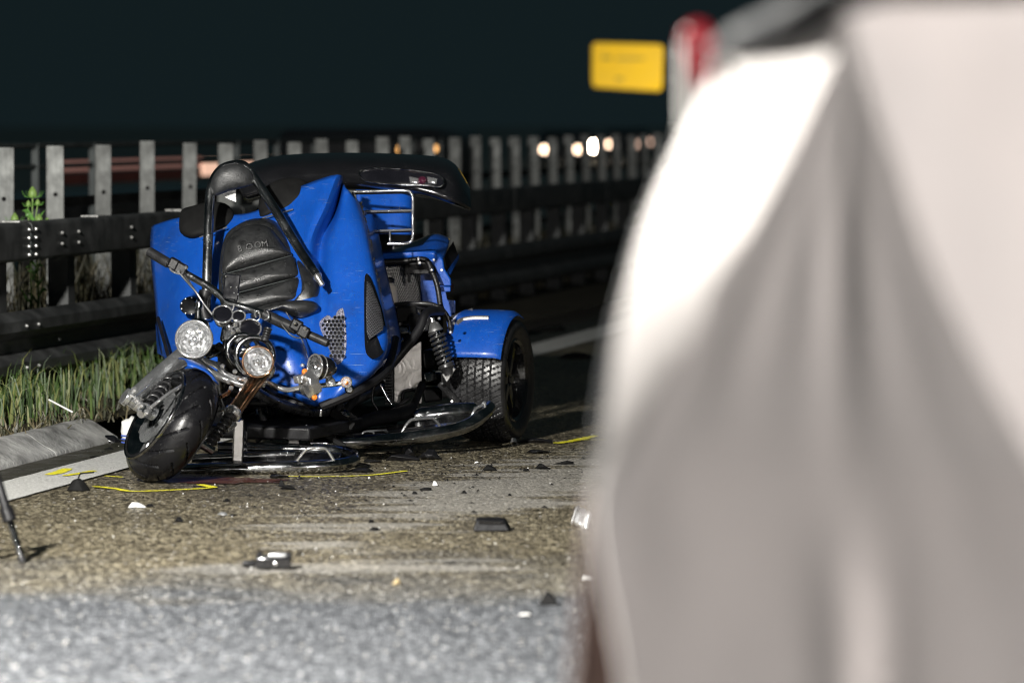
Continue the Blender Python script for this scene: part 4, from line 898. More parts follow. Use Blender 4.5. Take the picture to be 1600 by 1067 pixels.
# triple clamp and curved chrome bars
for pts, r_, m_ in (([P(300, 556, 17.6), P(322, 575, 17.58), P(346, 590, 17.6), P(384, 602, 17.62), P(412, 600, 17.66)], 0.017, 'wet_chrome'),
                    ([P(316, 562, 17.66), P(340, 572, 17.64), P(352, 584, 17.62), P(372, 592, 17.62), P(394, 594, 17.64)], 0.014, 'chrome'),
                    ([P(306, 574, 17.6), P(320, 590, 17.55), P(316, 600, 17.5)], 0.014, 'wet_chrome'),
                    ([P(345, 620, 17.5), P(356, 614, 17.55), P(362, 604, 17.6)], 0.010, 'chrome_warm_shine'),
                    ([P(400, 590, 17.7), P(424, 600, 17.68), P(446, 609, 17.66), P(470, 606, 17.64), P(505, 602, 17.63), P(540, 598, 17.62)], 0.012, 'chrome'),
                    ([P(340, 540, 17.85), P(362, 560, 17.8), P(384, 575, 17.75)], 0.02, 'frame_black'),
                    ([P(300, 545, 17.75), P(330, 548, 17.85), P(362, 545, 17.95)], 0.03, 'dark_chrome'),
                    ([P(352, 560, 17.75), P(385, 585, 18.0), P(430, 622, 18.35)], 0.035, 'frame_black')):
    mb = MB(); mb.tube(spline(pts, 6), r_, 12); obj('fork_bar', mb, m_, tr, smooth=60)
for k in range(9):
    px = random.uniform(325, 400); py = random.uniform(540, 585)
    mb = MB(); a = P(px, py, 17.85); d = V((random.uniform(-1, 1), 0.3, random.uniform(-1, 1))).normalized()
    mb.tube(spline([a - d * 0.07, a + V((0, -0.04, 0)), a + d * 0.07], 4), random.uniform(0.006, 0.013), 8); obj('wire_loom', mb, ('frame_black', 'dark_chrome', 'rubber')[k % 3], tr, smooth=60)
for (px, py) in ((362, 606), (347, 572), (381, 582), (372, 590), (378, 610), (326, 590), (358, 596), (366, 580), (350, 640), (352, 648)):
    mb = MB(); mb.lathe([(0.010, 0), (0.012, 0.01), (0.006, 0.02)], P(px, py, 17.56), (random.uniform(-.6, .6), -1, random.uniform(-.3, .5)), 8); obj('clamp_bolt', mb, 'chrome', tr)
mb = MB(); mb.lathe([(0.014, 0), (0.016, 0.006), (0.016, 0.07)], P(353, 672, 17.5), (0.45, 0.8, 0.35), 14); mb.ring(P(353, 672, 17.495), (0.45, 0.8, 0.35), 0.013, 0.003, 16, 6); obj('cable_end', mb, 'aluminium', tr)
mb = MB(); mb.tube([P(364, 644, 17.6), P(374, 658, 17.62)], 0.012, 8); obj('blue_fitting', mb, 'blue_paint', tr)

# ---- headlamps
def headlamp(c, ax, r_, bez):
    ax = V(ax).normalized(); c = V(c)
    mb = MB(); mb.lathe([(0.0, -0.11), (r_ * 0.45, -0.10), (r_ * 0.8, -0.07), (r_ * 1.0, -0.03), (r_ * 1.03, 0.0)], c, ax, 36, caps=False); hl = obj('headlamp', mb, 'chrome' if bez == 'chrome' else 'dark_chrome', tr, smooth=60)
    mb = MB(); mb.ring(c, ax, r_ * 0.99, r_ * 0.075, 40, 10); obj('bezel', mb, bez, hl, smooth=60)
    mb = MB(); mb.lathe([(r_ * 0.96, 0.0), (r_ * 0.85, -0.022), (r_ * 0.6, -0.042), (r_ * 0.3, -0.054), (0.0, -0.058)], c, ax, 40, caps=False); obj('reflector', mb, 'reflector', hl, smooth=60)
    mb = MB(); mb.lathe([(r_ * 0.2, -0.05), (r_ * 0.2, -0.012), (r_ * 0.12, -0.006), (0, -0.005)], c, ax, 20, caps=False); obj('bulb_shield', mb, 'chrome', hl, smooth=60)
    mb = MB(); mb.lathe([(r_ * 0.97, 0.002), (r_ * 0.8, 0.011), (r_ * 0.5, 0.018), (r_ * 0.25, 0.021), (0.0, 0.022)], c, ax, 36, caps=False); obj('lens', mb, 'clear_lens', hl, smooth=60)
    return hl
headlamp(P(303, 530, 17.42), (-0.16, -1, 0.05), 0.084, 'chrome')
headlamp(P(403, 565, 17.5), (0.10, -1, -0.02), 0.071, 'chrome_warm_shine')
mb = MB(); mb.lathe([(0.05, -0.02), (0.055, 0.0), (0.045, 0.03), (0.018, 0.045), (0.012, 0.09), (0.02, 0.095), (0.018, 0.12)], P(310, 512, 17.6), (0.0, 0.0, 1), 18); obj('lamp_stalk', mb, 'dark_chrome', tr, smooth=50)
mb = MB(); mb.ring(P(398, 556, 17.62), (0.1, -1, 0.1), 0.085, 0.014, 32, 8); mb.ring(P(380, 548, 17.7), (0.3, -1, 0.1), 0.075, 0.012, 32, 8); obj('lamp_bracket', mb, 'dark_chrome', tr, smooth=60)
# ---- gauges
for (px, py, r_) in ((348, 491, 0.046), (373, 494, 0.030), (391, 513, 0.050)):
    ax = V((0.05, -0.8, 0.55)).normalized(); c = P(px, py, 17.8)
    mb = MB(); mb.lathe([(r_ * 0.5, -0.07), (r_ * 0.9, -0.05), (r_, -0.01), (r_, 0.0)], c, ax, 28); gg = obj('gauge', mb, 'chrome', tr, smooth=50)
    mb = MB(); mb.ring(c, ax, r_, 0.0045, 32, 8); obj('gauge_rim', mb, 'chrome', gg, smooth=60)
    mb = MB(); mb.lathe([(r_ * 0.97, 0.001), (r_ * 0.6, 0.006), (0.0, 0.008)], c, ax, 28, caps=False); obj('gauge_glass', mb, 'dial_black', gg, smooth=60)
mb = MB(); mb.box(P(370, 522, 17.86), V((0.07, 0, -0.015)), V((0, 0.05, 0)), V((0.01, 0, 0.05))); obj('gauge_console', mb, 'dark_chrome', tr, bevel=0.02, seg=3)
for (px, py) in ((360, 514), (364, 520), (372, 516), (380, 524), (368, 508), (386, 530)):
    mb = MB(); mb.lathe([(0.010, 0), (0.012, 0.008), (0.005, 0.02)], P(px, py, 17.78), (0.1, -1, 0.5), 10); obj('console_knob', mb, 'chrome', tr)
# ---- handlebar
mb = MB(); mb.tube(spline([P(234, 394, 18.1), P(262, 411, 18.05), P(296, 431, 17.98), P(328, 449, 17.93), P(346, 464, 17.9), P(356, 474, 17.88), P(372, 478, 17.86), P(392, 484, 17.84), P(420, 494, 17.8), P(450, 509, 17.76), P(480, 522, 17.72), P(512, 536, 17.68)], 6), 0.0175, 12); hb = obj('handlebar', mb, 'tube_steel', tr, smooth=60)
mb = MB(); mb.tube([P(233, 393.5, 18.1), P(264, 412, 18.045)], 0.024, 14); obj('grip', mb, 'rubber', hb, bevel=0.004)
mb = MB(); mb.tube([P(412, 491, 17.81), P(464, 515, 17.74)], 0.026, 14); obj('grip', mb, 'rubber', hb, bevel=0.004)
mb = MB(); mb.tube([P(480, 522, 17.72), P(513, 536.5, 17.68)], 0.020, 14); obj('grip', mb, 'rubber', hb, bevel=0.004)
for (px, py, Y) in ((272, 413, 18.0), (283, 420, 17.98), (463, 508, 17.72), (474, 518, 17.70)):
    mb = MB(); mb.box(P(px, py, Y), V((0.024, -0.003, -0.013)), V((0, 0.026, 0)), V((0.012, 0, 0.024))); obj('switch_box', mb, 'black_plastic', hb, bevel=0.008)
for (px, py) in ((290, 419), (279, 424), (460, 505), (476, 514)):
    mb = MB(); mb.lathe([(0.009, 0), (0.009, 0.012), (0.004, 0.018)], P(px, py, 17.95 if px < 300 else 17.68), (0.2, -1, 0.3), 10); obj('switch_knob', mb, 'chrome', hb)
for pts, r_, m_ in (([P(263, 412, 18.0), P(268, 423, 17.97), P(280, 428, 17.95)], 0.005, 'chrome'), ([P(278, 424, 17.96), P(292, 440, 17.93), P(306, 456, 17.9), P(318, 474, 17.88), P(332, 492, 17.85)], 0.005, 'aluminium'), ([P(282, 422, 17.97), P(298, 444, 17.94), P(312, 466, 17.9), P(330, 490, 17.86)], 0.005, 'rubber'),
                    ([P(440, 507, 17.72), P(455, 524, 17.7), P(470, 528, 17.7), P(482, 522, 17.7)], 0.004, 'rubber'), ([P(366, 478, 17.82), P(363, 486, 17.82), P(366, 474, 17.82)], 0.003, 'aluminium'), ([P(400, 496, 17.76), P(398, 489, 17.75), P(404, 486, 17.75), P(406, 497, 17.76), P(400, 502, 17.76)], 0.0035, 'chrome'), ([P(414, 500, 17.75), P(420, 496, 17.74), P(419, 488, 17.75), P(416, 486, 17.75)], 0.0035, 'chrome')):
    mb = MB(); mb.tube(spline(pts, 6), r_, 8); obj('cable', mb, m_, hb, smooth=60)
mb = MB(); mb.box(P(362, 448, 17.86), V((0.036, 0, -0.004)), V((0, 0.012, 0)), V((0.006, 0.01, 0.058))); ph = obj('device_holder', mb, 'dial_black', hb, bevel=0.005)
mb = MB(); mb.tube([P(366, 464, 17.87), P(371, 480, 17.86)], 0.007, 8); obj('holder_stem', mb, 'black_plastic', ph)
for (px, py) in ((353, 432), (361, 449), (370, 449), (366, 458), (372, 460)):
    mb = MB(); mb.lathe([(0.004, 0), (0.004, 0.006), (0.001, 0.009)], P(px, py, 17.848), (0, -1, 0.2), 8); obj('holder_screw', mb, 'chrome', ph)
mb = MB(); mb.tube([P(413, 533, 17.6), P(419, 513, 17.62)], 0.017, 12)
for k in range(5): mb.ring(P(414 + k * 1.2, 530 - k * 4, 17.605), (0.1, 0, 0.4), 0.018, 0.003, 16, 6)
obj('foot_peg', mb, 'rubber', tr, smooth=50)
mb = MB(); mb.puff(spline([B(*p, -0.03) for p in [(281, 478), (286, 468), (297, 463), (308, 466), (313, 476), (308, 488), (296, 492), (285, 488)]], 3, closed=True), (-0.01, -0.02, 0), (0, 0.02, 0), 4); spk = obj('speaker', mb, 'black_plastic', tr)
for k in range(9):
    a = 2 * math.pi * k / 9; mb = MB(); mb.lathe([(0.004, 0), (0.003, 0.005)], B(297 + 14 * math.cos(a), 478 + 13 * math.sin(a), -0.045), (0, -1, 0), 8); obj('speaker_screw', mb, 'bolt_steel', spk)

# ---- auxiliary lamps on the chrome bar
c = P(492, 573, 17.52); ax = V((-0.75, -0.62, 0.1)).normalized()
mb = MB(); mb.lathe([(0.0, -0.115), (0.03, -0.105), (0.05, -0.07), (0.056, -0.02), (0.056, 0.0)], c, ax, 28, caps=False); al = obj('auxiliary_lamp', mb, 'black_gloss', tr, smooth=60)
mb = MB(); mb.ring(c, ax, 0.056, 0.005, 30, 8); mb.ring(c - ax * 0.03, ax, 0.057, 0.003, 30, 6); obj('bezel', mb, 'chrome', al, smooth=60)
mb = MB(); mb.lathe([(0.054, 0.0), (0.04, -0.02), (0.0, -0.035)], c, ax, 28, caps=False); obj('reflector', mb, 'reflector', al, smooth=60)
mb = MB(); mb.lathe([(0.054, 0.002), (0.03, 0.014), (0.0, 0.018)], c, ax, 28, caps=False); obj('lens', mb, 'clear_lens', al, smooth=60)
mb = MB(); mb.lathe([(0.022, -0.02), (0.024, 0.0), (0.012, 0.03)], P(516, 596, 17.58), (-0.3, 0, 1), 14); obj('lamp_foot', mb, 'chrome', al)
c = P(478, 600, 17.5); ax = V((-0.85, -0.45, -0.25)).normalized(); bm_ = MB(); e1, e2 = perp(ax); outl = []
rq = random.Random(5)
for k in range(14):
    a = 2 * math.pi * k / 14; rr_ = 0.062 * rq.uniform(0.85, 1.08); outl.append(c + e1 * math.cos(a) * rr_ + e2 * math.sin(a) * rr_ + ax * rq.uniform(-0.012, 0.012))
bm_.puff(outl, ax * 0.02, ax * -0.045, 4); cl = obj('crushed_lamp', bm_, 'aluminium', tr, smooth=28)
mb = MB(); mb.box(c + ax * 0.025 + V((-0.01, 0, 0.03)), e1 * 0.025, e2 * 0.018, ax * 0.018); obj('lamp_socket', mb, 'chrome', cl, bevel=0.006)
for dx, dz in ((0.0, 0.058), (0.045, -0.06)):
    mb = MB(); mb.lathe([(0.012, -0.01), (0.014, 0.004), (0.006, 0.016)], c + V((dx - 0.005, -0.01, dz)), (-0.3, -1, 0.2), 10); obj('lamp_shard', mb, 'amber_lens', cl)
c = P(541, 597, 17.56)
mb = MB(); mb.lathe([(0.018, -0.03), (0.027, -0.02), (0.028, 0.0), (0.024, 0.006)], c, (0.1, -1, 0.05), 20); ti = obj('turn_signal', mb, 'chrome', tr)
mb = MB(); mb.lathe([(0.0235, 0.005), (0.016, 0.014), (0.0, 0.018)], c, (0.1, -1, 0.05), 20, caps=False); obj('lens', mb, 'clear_lens', ti)
mb = MB(); mb.lathe([(0.010, 0.002), (0.009, 0.009), (0, 0.012)], c + V((0.002, 0, -0.004)), (0.1, -1, 0.05), 12); obj('bulb', mb, 'amber_lens', ti)
mb = MB(); mb.lathe([(0.02, -0.03), (0.022, 0.0), (0.014, 0.015)], P(546, 608, 17.6), (0.0, -1, 0), 14); obj('signal_clamp', mb, 'dark_chrome', ti)

# ------------------------------------------------------------------ grass, teasel
def blades(name, n, area, hmin, hmax, mat, seed, lean=0.35, wd=0.0045):
    rr = random.Random(seed); mb = MB(); vs = []; fs = []
    for i in range(n):
        s, o, z = area(rr)
        b_ = AL(s, o, z); h = rr.uniform(hmin, hmax) * rr.uniform(0.6, 1.0); a = rr.uniform(0, 6.283); ln = rr.uniform(0.05, lean) * h
        d = V((math.cos(a), math.sin(a), 0)); ww = V((1, 0.1 * rr.uniform(-3, 3), 0)).normalized() * wd * rr.uniform(0.6, 1.5)
        k = len(vs); p1 = b_ + d * ln * 0.25 + UP * h * 0.5; p2 = b_ + d * ln * 0.6 + UP * h * 0.82; p3 = b_ + d * ln * (1.0 + rr.random() * 0.6) + UP * h * rr.uniform(0.9, 1.0)
        vs += [b_ - ww, b_ + ww, p1 - ww * 0.8, p1 + ww * 0.8, p2 - ww * 0.5, p2 + ww * 0.5, p3]
        fs += [(k, k + 1, k + 3, k + 2), (k + 2, k + 3, k + 5, k + 4), (k + 4, k + 5, k + 6)]
    mb.v = vs; mb.f = fs
    me_o = obj(name, mb, mat, smooth=0, origin=(A0.x, A0.y, 0)); return me_o
def clump(r):
    while True:
        s = r.uniform(-3.0, 4.5); o = r.uniform(0.02, k_foot - 0.24) ** 1.0 * r.uniform(0.35, 1.0)
        dens = noise.noise(V((s * 1.9 + 3, o * 2.5, 5))) + (0.30 if -1.2 < s < 0.10 or 0.80 < s < 2.0 else -0.5)
        if dens + r.uniform(-0.35, 0.35) > 0.0: return s, o, 0.06
tag(blades('verge_grass', 1250, clump, 0.09, 0.36, 'grass_green', 1), 'lit green grass tufts under the crash barrier', 'grass', kind='stuff')
def tuft(r):
    while True:
        s = r.uniform(-3, 6); o = r.uniform(0.0, k_foot - 0.12)
        if noise.noise(V((s * 3.1, o * 4.0, 9))) + 0.25 - max(0, o - (k_foot - 0.25)) * 4 + r.uniform(-0.25, 0.25) > 0: return s, o, 0.06
tag(blades('short_grass', 2200, tuft, 0.03, 0.13, 'grass_dry', 2, 1.3), 'short dry grass between the kerb and the barrier', 'grass', kind='stuff')
def back(r):
    o = -abs(r.gauss(0.5, 0.45)) - 0.18; return r.uniform(-4, 9), o, 0.13
tag(blades('bank_grass', 9000, back, 0.35, 0.85, 'grass_dry', 3, 0.45), 'tall dry grass on the bank behind the barrier', 'grass', kind='stuff')
tag(blades('far_grass', 5000, lambda r: (r.uniform(9, 34), -abs(r.gauss(0.5, 0.5)) - 0.2, 0.12), 0.25, 0.6, 'grass_dry', 4, 0.45, 0.007), 'dim dry grass along the far barrier', 'grass', kind='stuff')

tz = thing('teasel_plant', P(50, 640, 21.55), 'tall green teasel with spiky heads rising above the barrier', 'plant')
WL[tz] = V((P(50, 640, 21.55).x, 21.55, 0.12)); tz.location = WL[tz]
YT = 21.55
def stem(pts, r_): mb = MB(); mb.tube(spline([P(*p, YT) for p in pts], 5), r_, 7); obj('stem', mb, 'stem_green', tz, smooth=60)
stem([(58, 640), (59, 560), (60, 470), (57, 400), (51, 346), (51, 305)], [0.007, 0.006, 0.005, 0.004]); stem([(48, 640), (49, 540), (48, 420), (46, 372), (44, 330), (45, 320)], [0.007, 0.005, 0.004, 0.003])
stem([(54, 372), (56, 340), (59, 318)], 0.003); stem([(48, 400), (30, 370), (23, 345)], 0.003); stem([(58, 400), (61, 370), (61, 345)], 0.003); stem([(60, 420), (70, 370), (74, 348)], 0.003)
def bud(px, py, hpx):
    sc_ = YT / 6000; h = hpx * sc_; b_ = P(px, py, YT); mb = MB()
    mb.lathe([(0.25 * h, 0), (0.38 * h, 0.15 * h), (0.40 * h, 0.35 * h), (0.30 * h, 0.65 * h), (0.12 * h, 0.9 * h), (0.0, h)], b_, (0, 0, 1), 12); bd = obj('flower_head', mb, 'stem_green', tz, smooth=40)
    mb = MB()
    for k in range(9):
        a = k * 0.7; d = V((math.cos(a), math.sin(a), 0)); mb.tube([b_ + d * 0.2 * h, b_ + d * 0.7 * h + UP * 0.1 * h, b_ + d * 1.0 * h + UP * 0.6 * h], [0.0022, 0.0015, 0.0005], 4)
    obj('bracts', mb, 'leaf_green', bd)
for q in ((51, 309, 18), (44.5, 323, 10), (59, 321, 10), (23, 348, 16), (61, 350, 16), (74, 352, 12)): bud(*q)
rg = random.Random(9)
for k in range(22):
    py = rg.choice([350, 358, 415, 425, 440, 452, 462, 475, 520, 540, 600]) + rg.uniform(-6, 6); px = 55 + rg.uniform(-7, 7); sd = rg.choice((-1, 1)); ln = rg.uniform(14, 26)
    a = P(px, py, YT); b_ = P(px + sd * ln * 0.5, py - ln * rg.uniform(0.5, 1.0), YT - rg.uniform(-0.03, 0.05)); c = P(px + sd * ln * 0.9, py - ln * rg.uniform(0.6, 1.3), YT - rg.uniform(-0.05, 0.08))
    g = []
    for p, wv in ((a, 0.004), ((a + b_) / 2, 0.013), (b_, 0.014), ((b_ + c) / 2, 0.008), (c, 0.0006)): g.append([p + V((0, -0.3, 0.9)) * wv * s_ * sd + V((s_ * s_ * -0.0, s_ * s_ * 0.004, 0)) for s_ in (-1, 0, 1)])
    mb = MB(); mb.grid(g); obj('leaf', mb, 'leaf_green', tz, smooth=60)

# ------------------------------------------------------------------ marks on the road
def spray(pts, wd, lab, z=0.006):
    pts = spline([G(*p) for p in pts], 8); rr = random.Random(len(pts) + int(pts[0].x * 100)); g = []
    for i, p in enumerate(pts):
        d = (pts[min(i + 1, len(pts) - 1)] - pts[max(i - 1, 0)]).normalized(); n_ = V((-d.y, d.x, 0)); k = wd * rr.uniform(0.7, 1.15) * (0.5 if i in (0, len(pts) - 1) else 1)
        g.append([p + n_ * k + UP * z, p - n_ * k + UP * z])
    mb = MB(); mb.grid(g); tag(obj('paint_mark', mb, 'spray_yellow', smooth=0), lab, 'paint mark', 'yellow spray marks on the asphalt')
spray([(145, 761), (180, 765), (205, 769), (250, 768), (310, 765), (338, 763)], 0.017, 'long yellow spray line in front of the leaning front wheel')
spray([(311, 759), (322, 761), (336, 764)], 0.02, 'short yellow tick at the end of the line by the front wheel', 0.0075)
spray([(164, 745), (178, 746), (192, 747)], 0.012, 'short yellow dash at the left of the front wheel')
spray([(75, 745), (92, 741), (106, 735)], 0.03, 'yellow smear sprayed on the white edge line', 0.011)
spray([(100, 747), (125, 743), (148, 739)], 0.02, 'thin yellow stroke crossing the white edge line', 0.0125)
spray([(425, 745), (470, 746), (520, 746), (575, 744), (605, 741), (636, 737)], 0.014, 'yellow spray line under the chrome running board')
spray([(868, 694), (890, 691), (910, 687), (932, 682)], 0.028, 'yellow spray stroke right of the rear wheel')
spray([(895, 689.5), (920, 689), (950, 689)], 0.010, 'faint straight yellow line beside the rear wheel stroke', 0.0075)
rr = random.Random(12); c = G(345, 752); outl = []
for k in range(28):
    a = 2 * math.pi * k / 28; q = rr.uniform(0.7, 1.15); outl.append(c + V((math.cos(a) * 0.32 * q, math.sin(a) * 0.16 * q, 0.005)))
mb = MB(); mb.add(outl + [c + UP * 0.005], [(k, (k + 1) % 28, 28) for k in range(28)]); tag(obj('oil_puddle', mb, 'oil_red', smooth=0), 'reddish brown fluid puddle under the front wheel', 'puddle')

# ------------------------------------------------------------------ debris
def chunk(px, py, w_, h_, d_, mat, name, lab, cat='debris', seed=0, n=14, flat=0.0, rot=0, z=0.0, bev=0.003):
    rr = random.Random(seed * 31 + int(px)); p = G(px, py); sc_ = p.y / 6000; W_, H_, D_ = w_ * sc_, h_ * sc_, d_ * sc_
    bm = bmesh.new()
    for k in range(n):
        a = rr.uniform(0, 6.283); u = rr.uniform(0.55, 1.0); zz = rr.random() ** (1.4 if flat else 0.9)
        q = (1 - zz * 0.55) if not flat else 1.0
        bm.verts.new((math.cos(a) * W_ / 2 * u * q, math.sin(a) * D_ / 2 * u * q, zz * H_))
    for sx in (-1, 1): bm.verts.new((sx * W_ / 2, rr.uniform(-0.3, 0.3) * D_, 0.0))
    bm.verts.new((rr.uniform(-0.3, 0.3) * W_, 0, H_))
    r_ = bmesh.ops.convex_hull(bm, input=bm.verts[:]); 
    for v_ in [v_ for v_ in bm.verts if not v_.link_faces]: bm.verts.remove(v_)
    bm.verts.index_update(); mb = MB(); mt = Matrix.Rotation(rot, 4, 'Z')
    mb.add([p + mt @ v_.co + UP * (0.002 + z) for v_ in bm.verts], [tuple(v_.index for v_ in f.verts) for f in bm.faces]); bm.free()
    o = obj(name, mb, mat, smooth=25, bevel=bev); return tag(o, lab, cat, 'wreckage scattered on the road')
chunk(123, 767, 38, 20, 30, 'black_matt', 'plastic_chunk', 'lumpy black chunk lying on the white edge line', seed=1, n=26)
mb = MB(); p0 = G(126, 766); mb.tube([p0 + V((-0.01, 0, 0.055)), p0 + V((0.0, 0, 0.075)), p0 + V((0.06, -0.02, 0.082))], 0.004, 6); 
tag(obj('bent_wire', mb, 'black_matt'), 'thin bent wire on top of the lumpy black chunk', 'debris', 'wreckage scattered on the road')
chunk(215, 793, 30, 8, 26, 'white_shard', 'plastic_shard', 'white crumpled shard left of centre, in front of the front wheel', seed=2)
chunk(234, 791, 14, 4, 14, 'black_plastic', 'plastic_shard', 'tiny black sliver touching the white crumpled shard', seed=3)
chunk(280, 816, 17, 9, 22, 'black_matt', 'plastic_chunk', 'small black lump alone on the brown asphalt below the front wheel', seed=4)
chunk(348, 805, 18, 5, 20, 'silver_foil', 'metal_shard', 'small shiny shard with a dark tail on the brown asphalt', seed=5)
chunk(364, 806, 18, 3, 12, 'black_plastic', 'plastic_shard', 'dark sliver beside the small shiny shard', seed=6)
chunk(354, 784, 14, 5, 16, 'black_matt', 'plastic_shard', 'little dark flake above the small shiny shard', seed=7)
# broken lamp housing: block with a bright top window and a stub on its left
p0 = G(428, 888); s0_ = p0.y / 6000
hsg = thing('lamp_housing', p0, 'broken black housing with bright top on the pale dry streak', 'debris', 'wreckage scattered on the road')
mb = MB(); mb.box(p0 + UP * (11 * s0_), V((28 * s0_, 0, 0)), V((0, 20 * s0_, 0)), V((0, 0, 9 * s0_))); obj('block', mb, 'black_gloss', hsg, bevel=0.006)
mb = MB(); mb.box(p0 + V((6 * s0_, -0.004, 22 * s0_)), V((14 * s0_, 0, 0)), V((0, 12 * s0_, 0)), V((0, 0, 2.6 * s0_))); obj('window', mb, 'silver_foil', hsg, bevel=0.003)
for dx, hh_ in ((-22, 8), (24, 7)):
    mb = MB(); mb.box(p0 + V((dx * s0_, 0, (20 + hh_ / 2 - 2) * s0_)), V((4 * s0_, 0, 0)), V((0, 14 * s0_, 0)), V((0, 0, hh_ / 2 * s0_))); obj('lug', mb, 'black_plastic', hsg, bevel=0.003)
mb = MB(); mb.lathe([(0.012, -0.03), (0.014, 0.0), (0.009, 0.02)], p0 + V((-36 * s0_, 0, 8 * s0_)), (1, 0, 0), 12); obj('stub', mb, 'black_plastic', hsg)
mb = MB(); mb.lathe([(0.007, 0), (0.007, 0.004), (0.004, 0.006)], p0 + V((4 * s0_, -20 * s0_, 10 * s0_)), (0, -1, 0), 12); obj('screw', mb, 'aluminium', hsg)
# wedge-shaped cover
p0 = G(768, 829); s0_ = p0.y / 6000; mb = MB()
mb.add([p0 + V((x * s0_, y * s0_, z * s0_)) for x, y, z in ((-29, -18, 1), (29, -18, 1), (32, 22, 1), (-30, 22, 1), (-24, -10, 19), (20, -10, 17), (22, 14, 20), (-22, 14, 21))], [(0, 1, 2, 3), (4, 5, 6, 7), (0, 1, 5, 4), (1, 2, 6, 5), (2, 3, 7, 6), (3, 0, 4, 7)])
wc = tag(obj('broken_cover', mb, 'black_plastic', bevel=0.006), 'black trapezoid cover lying below the pale dry patch', 'debris', 'wreckage scattered on the road')
mb = MB(); mb.beam(p0 + V((-20 * s0_, -13 * s0_, 15 * s0_)), p0 + V((18 * s0_, -13 * s0_, 14 * s0_)), 0.012, 0.01); obj('cover_rib', mb, 'black_gloss', wc)
p0 = G(857, 944); s0_ = p0.y / 6000; mb = MB()
mb.add([p0 + V((x * s0_, y * s0_, z * s0_)) for x, y, z in ((-17, -14, 1), (17, -14, 1), (14, 18, 1), (-13, 16, 1), (-3, -2, 23), (5, 3, 19))], [(0, 1, 2, 3), (0, 1, 4), (1, 5, 4), (1, 2, 5), (2, 3, 5), (3, 4, 5), (3, 0, 4)])
tag(obj('plastic_wedge', mb, 'black_matt', bevel=0.003), 'black pointed wedge on the grey foreground asphalt', 'debris', 'wreckage scattered on the road')
chunk(620, 914, 16, 10, 18, 'tan_plastic', 'plastic_chunk', 'small tan and dark lump at the edge of the grey foreground', seed=9)
chunk(820, 963, 22, 5, 24, 'white_shard', 'plastic_shard', 'flat whitish shard below the black pointed wedge', seed=10, flat=1)
chunk(918, 906, 24, 7, 30, 'white_shard', 'plastic_shard', 'pale sliver at the lower left of the white sheet', seed=11, flat=1)
chunk(585, 829, 20, 5, 22, 'black_matt', 'plastic_shard', 'flat black flake at the lower edge of the pale dry patch', seed=12)
chunk(580, 817, 10, 5, 12, 'black_matt', 'plastic_shard', 'black speck just above the flat black flake', seed=13)
chunk(630, 720, 56, 10, 40, 'black_plastic', 'flat_fragment', 'long black broken panel under the running board', seed=14, flat=1)
chunk(640, 717, 22, 17, 26, 'black_plastic', 'broken_block', 'ribbed black block standing on the long black panel', seed=15, z=0.006)
chunk(670, 718, 40, 16, 40, 'black_plastic', 'broken_block', 'angular black piece at the right end of the long panel', seed=16)
chunk(583, 722, 32, 5, 30, 'black_matt', 'flat_fragment', 'flat black strip right of the chrome board tip', seed=17, flat=1)
chunk(566, 738, 38, 7, 34, 'black_plastic', 'flat_fragment', 'black flake just below the chrome board tip', seed=18, flat=1)
chunk(836, 692, 56, 8, 30, 'black_plastic', 'trim_strip', 'long black trim strip in front of the rear wheel', seed=19, flat=1)
chunk(803, 693, 12, 9, 18, 'silver_foil', 'metal_piece', 'small shiny piece at the left end of the trim strip', seed=20)
chunk(840, 708, 38, 5, 34, 'black_plastic', 'flat_fragment', 'flat black plate below the trim strip', seed=21, flat=1)
chunk(765, 735, 26, 9, 24, 'black_matt', 'plastic_shard', 'black wing-shaped shard at the top of the dry patch', seed=22)
chunk(848, 733, 26, 9, 24, 'black_matt', 'plastic_shard', 'black pointed shard right of the wing-shaped one', seed=23)
chunk(880, 725, 34, 5, 30, 'black_matt', 'flat_fragment', 'flat black piece near the sheet behind the pointed shard', seed=24, flat=1)
chunk(822, 736, 12, 4, 14, 'black_matt', 'plastic_shard', 'small black flake between the two black shards', seed=25)
chunk(437, 747, 32, 5, 26, 'black_plastic', 'flat_fragment', 'thin black strip in front of the chrome running board', seed=26, flat=1)
chunk(450, 765, 30, 7, 26, 'black_matt', 'plastic_shard', 'black forked shard below the chrome running board', seed=27)
chunk(440, 760, 12, 11, 14, 'black_matt', 'plastic_chunk', 'black stump at the left end of the forked shard', seed=28)
chunk(665, 766, 20, 4, 18, 'black_matt', 'plastic_shard', 'thin black sliver on the upper dry patch', seed=29, flat=1)
chunk(648, 772, 10, 4, 12, 'black_matt', 'plastic_shard', 'tiny black flake left of the thin sliver', seed=30)
chunk(725, 771, 10, 5, 12, 'black_matt', 'plastic_shard', 'tiny black fleck in the middle of the dry patch', seed=31)
chunk(796, 775, 8, 4, 12, 'black_matt', 'plastic_shard', 'tiny black fleck right of the dry patch middle', seed=32)
chunk(745, 724, 9, 3, 10, 'white_shard', 'glass_bit', 'small white bit left of the wing-shaped shard', seed=33)
chunk(680, 759, 9, 7, 9, 'white_shard', 'glass_bit', 'round white bit above the thin black sliver', seed=34)
chunk(577, 749, 5, 4, 6, 'white_shard', 'glass_bit', 'white speck below the yellow line end', seed=35)
chunk(172, 692, 40, 12, 34, 'black_gloss', 'plastic_shell', 'black rounded shell piece against the kerb end', seed=36, n=30)
chunk(150, 716, 22, 3, 24, 'black_matt', 'plastic_shard', 'flat dark flake in the wet gutter', seed=37, flat=1)
chunk(170, 703, 18, 4, 20, 'black_matt', 'plastic_shard', 'small dark piece beside the black rounded shell', seed=38, flat=1)
chunk(905, 822, 10, 4, 14, 'black_matt', 'plastic_shard', 'black sliver under the silver ribbed piece', seed=39)
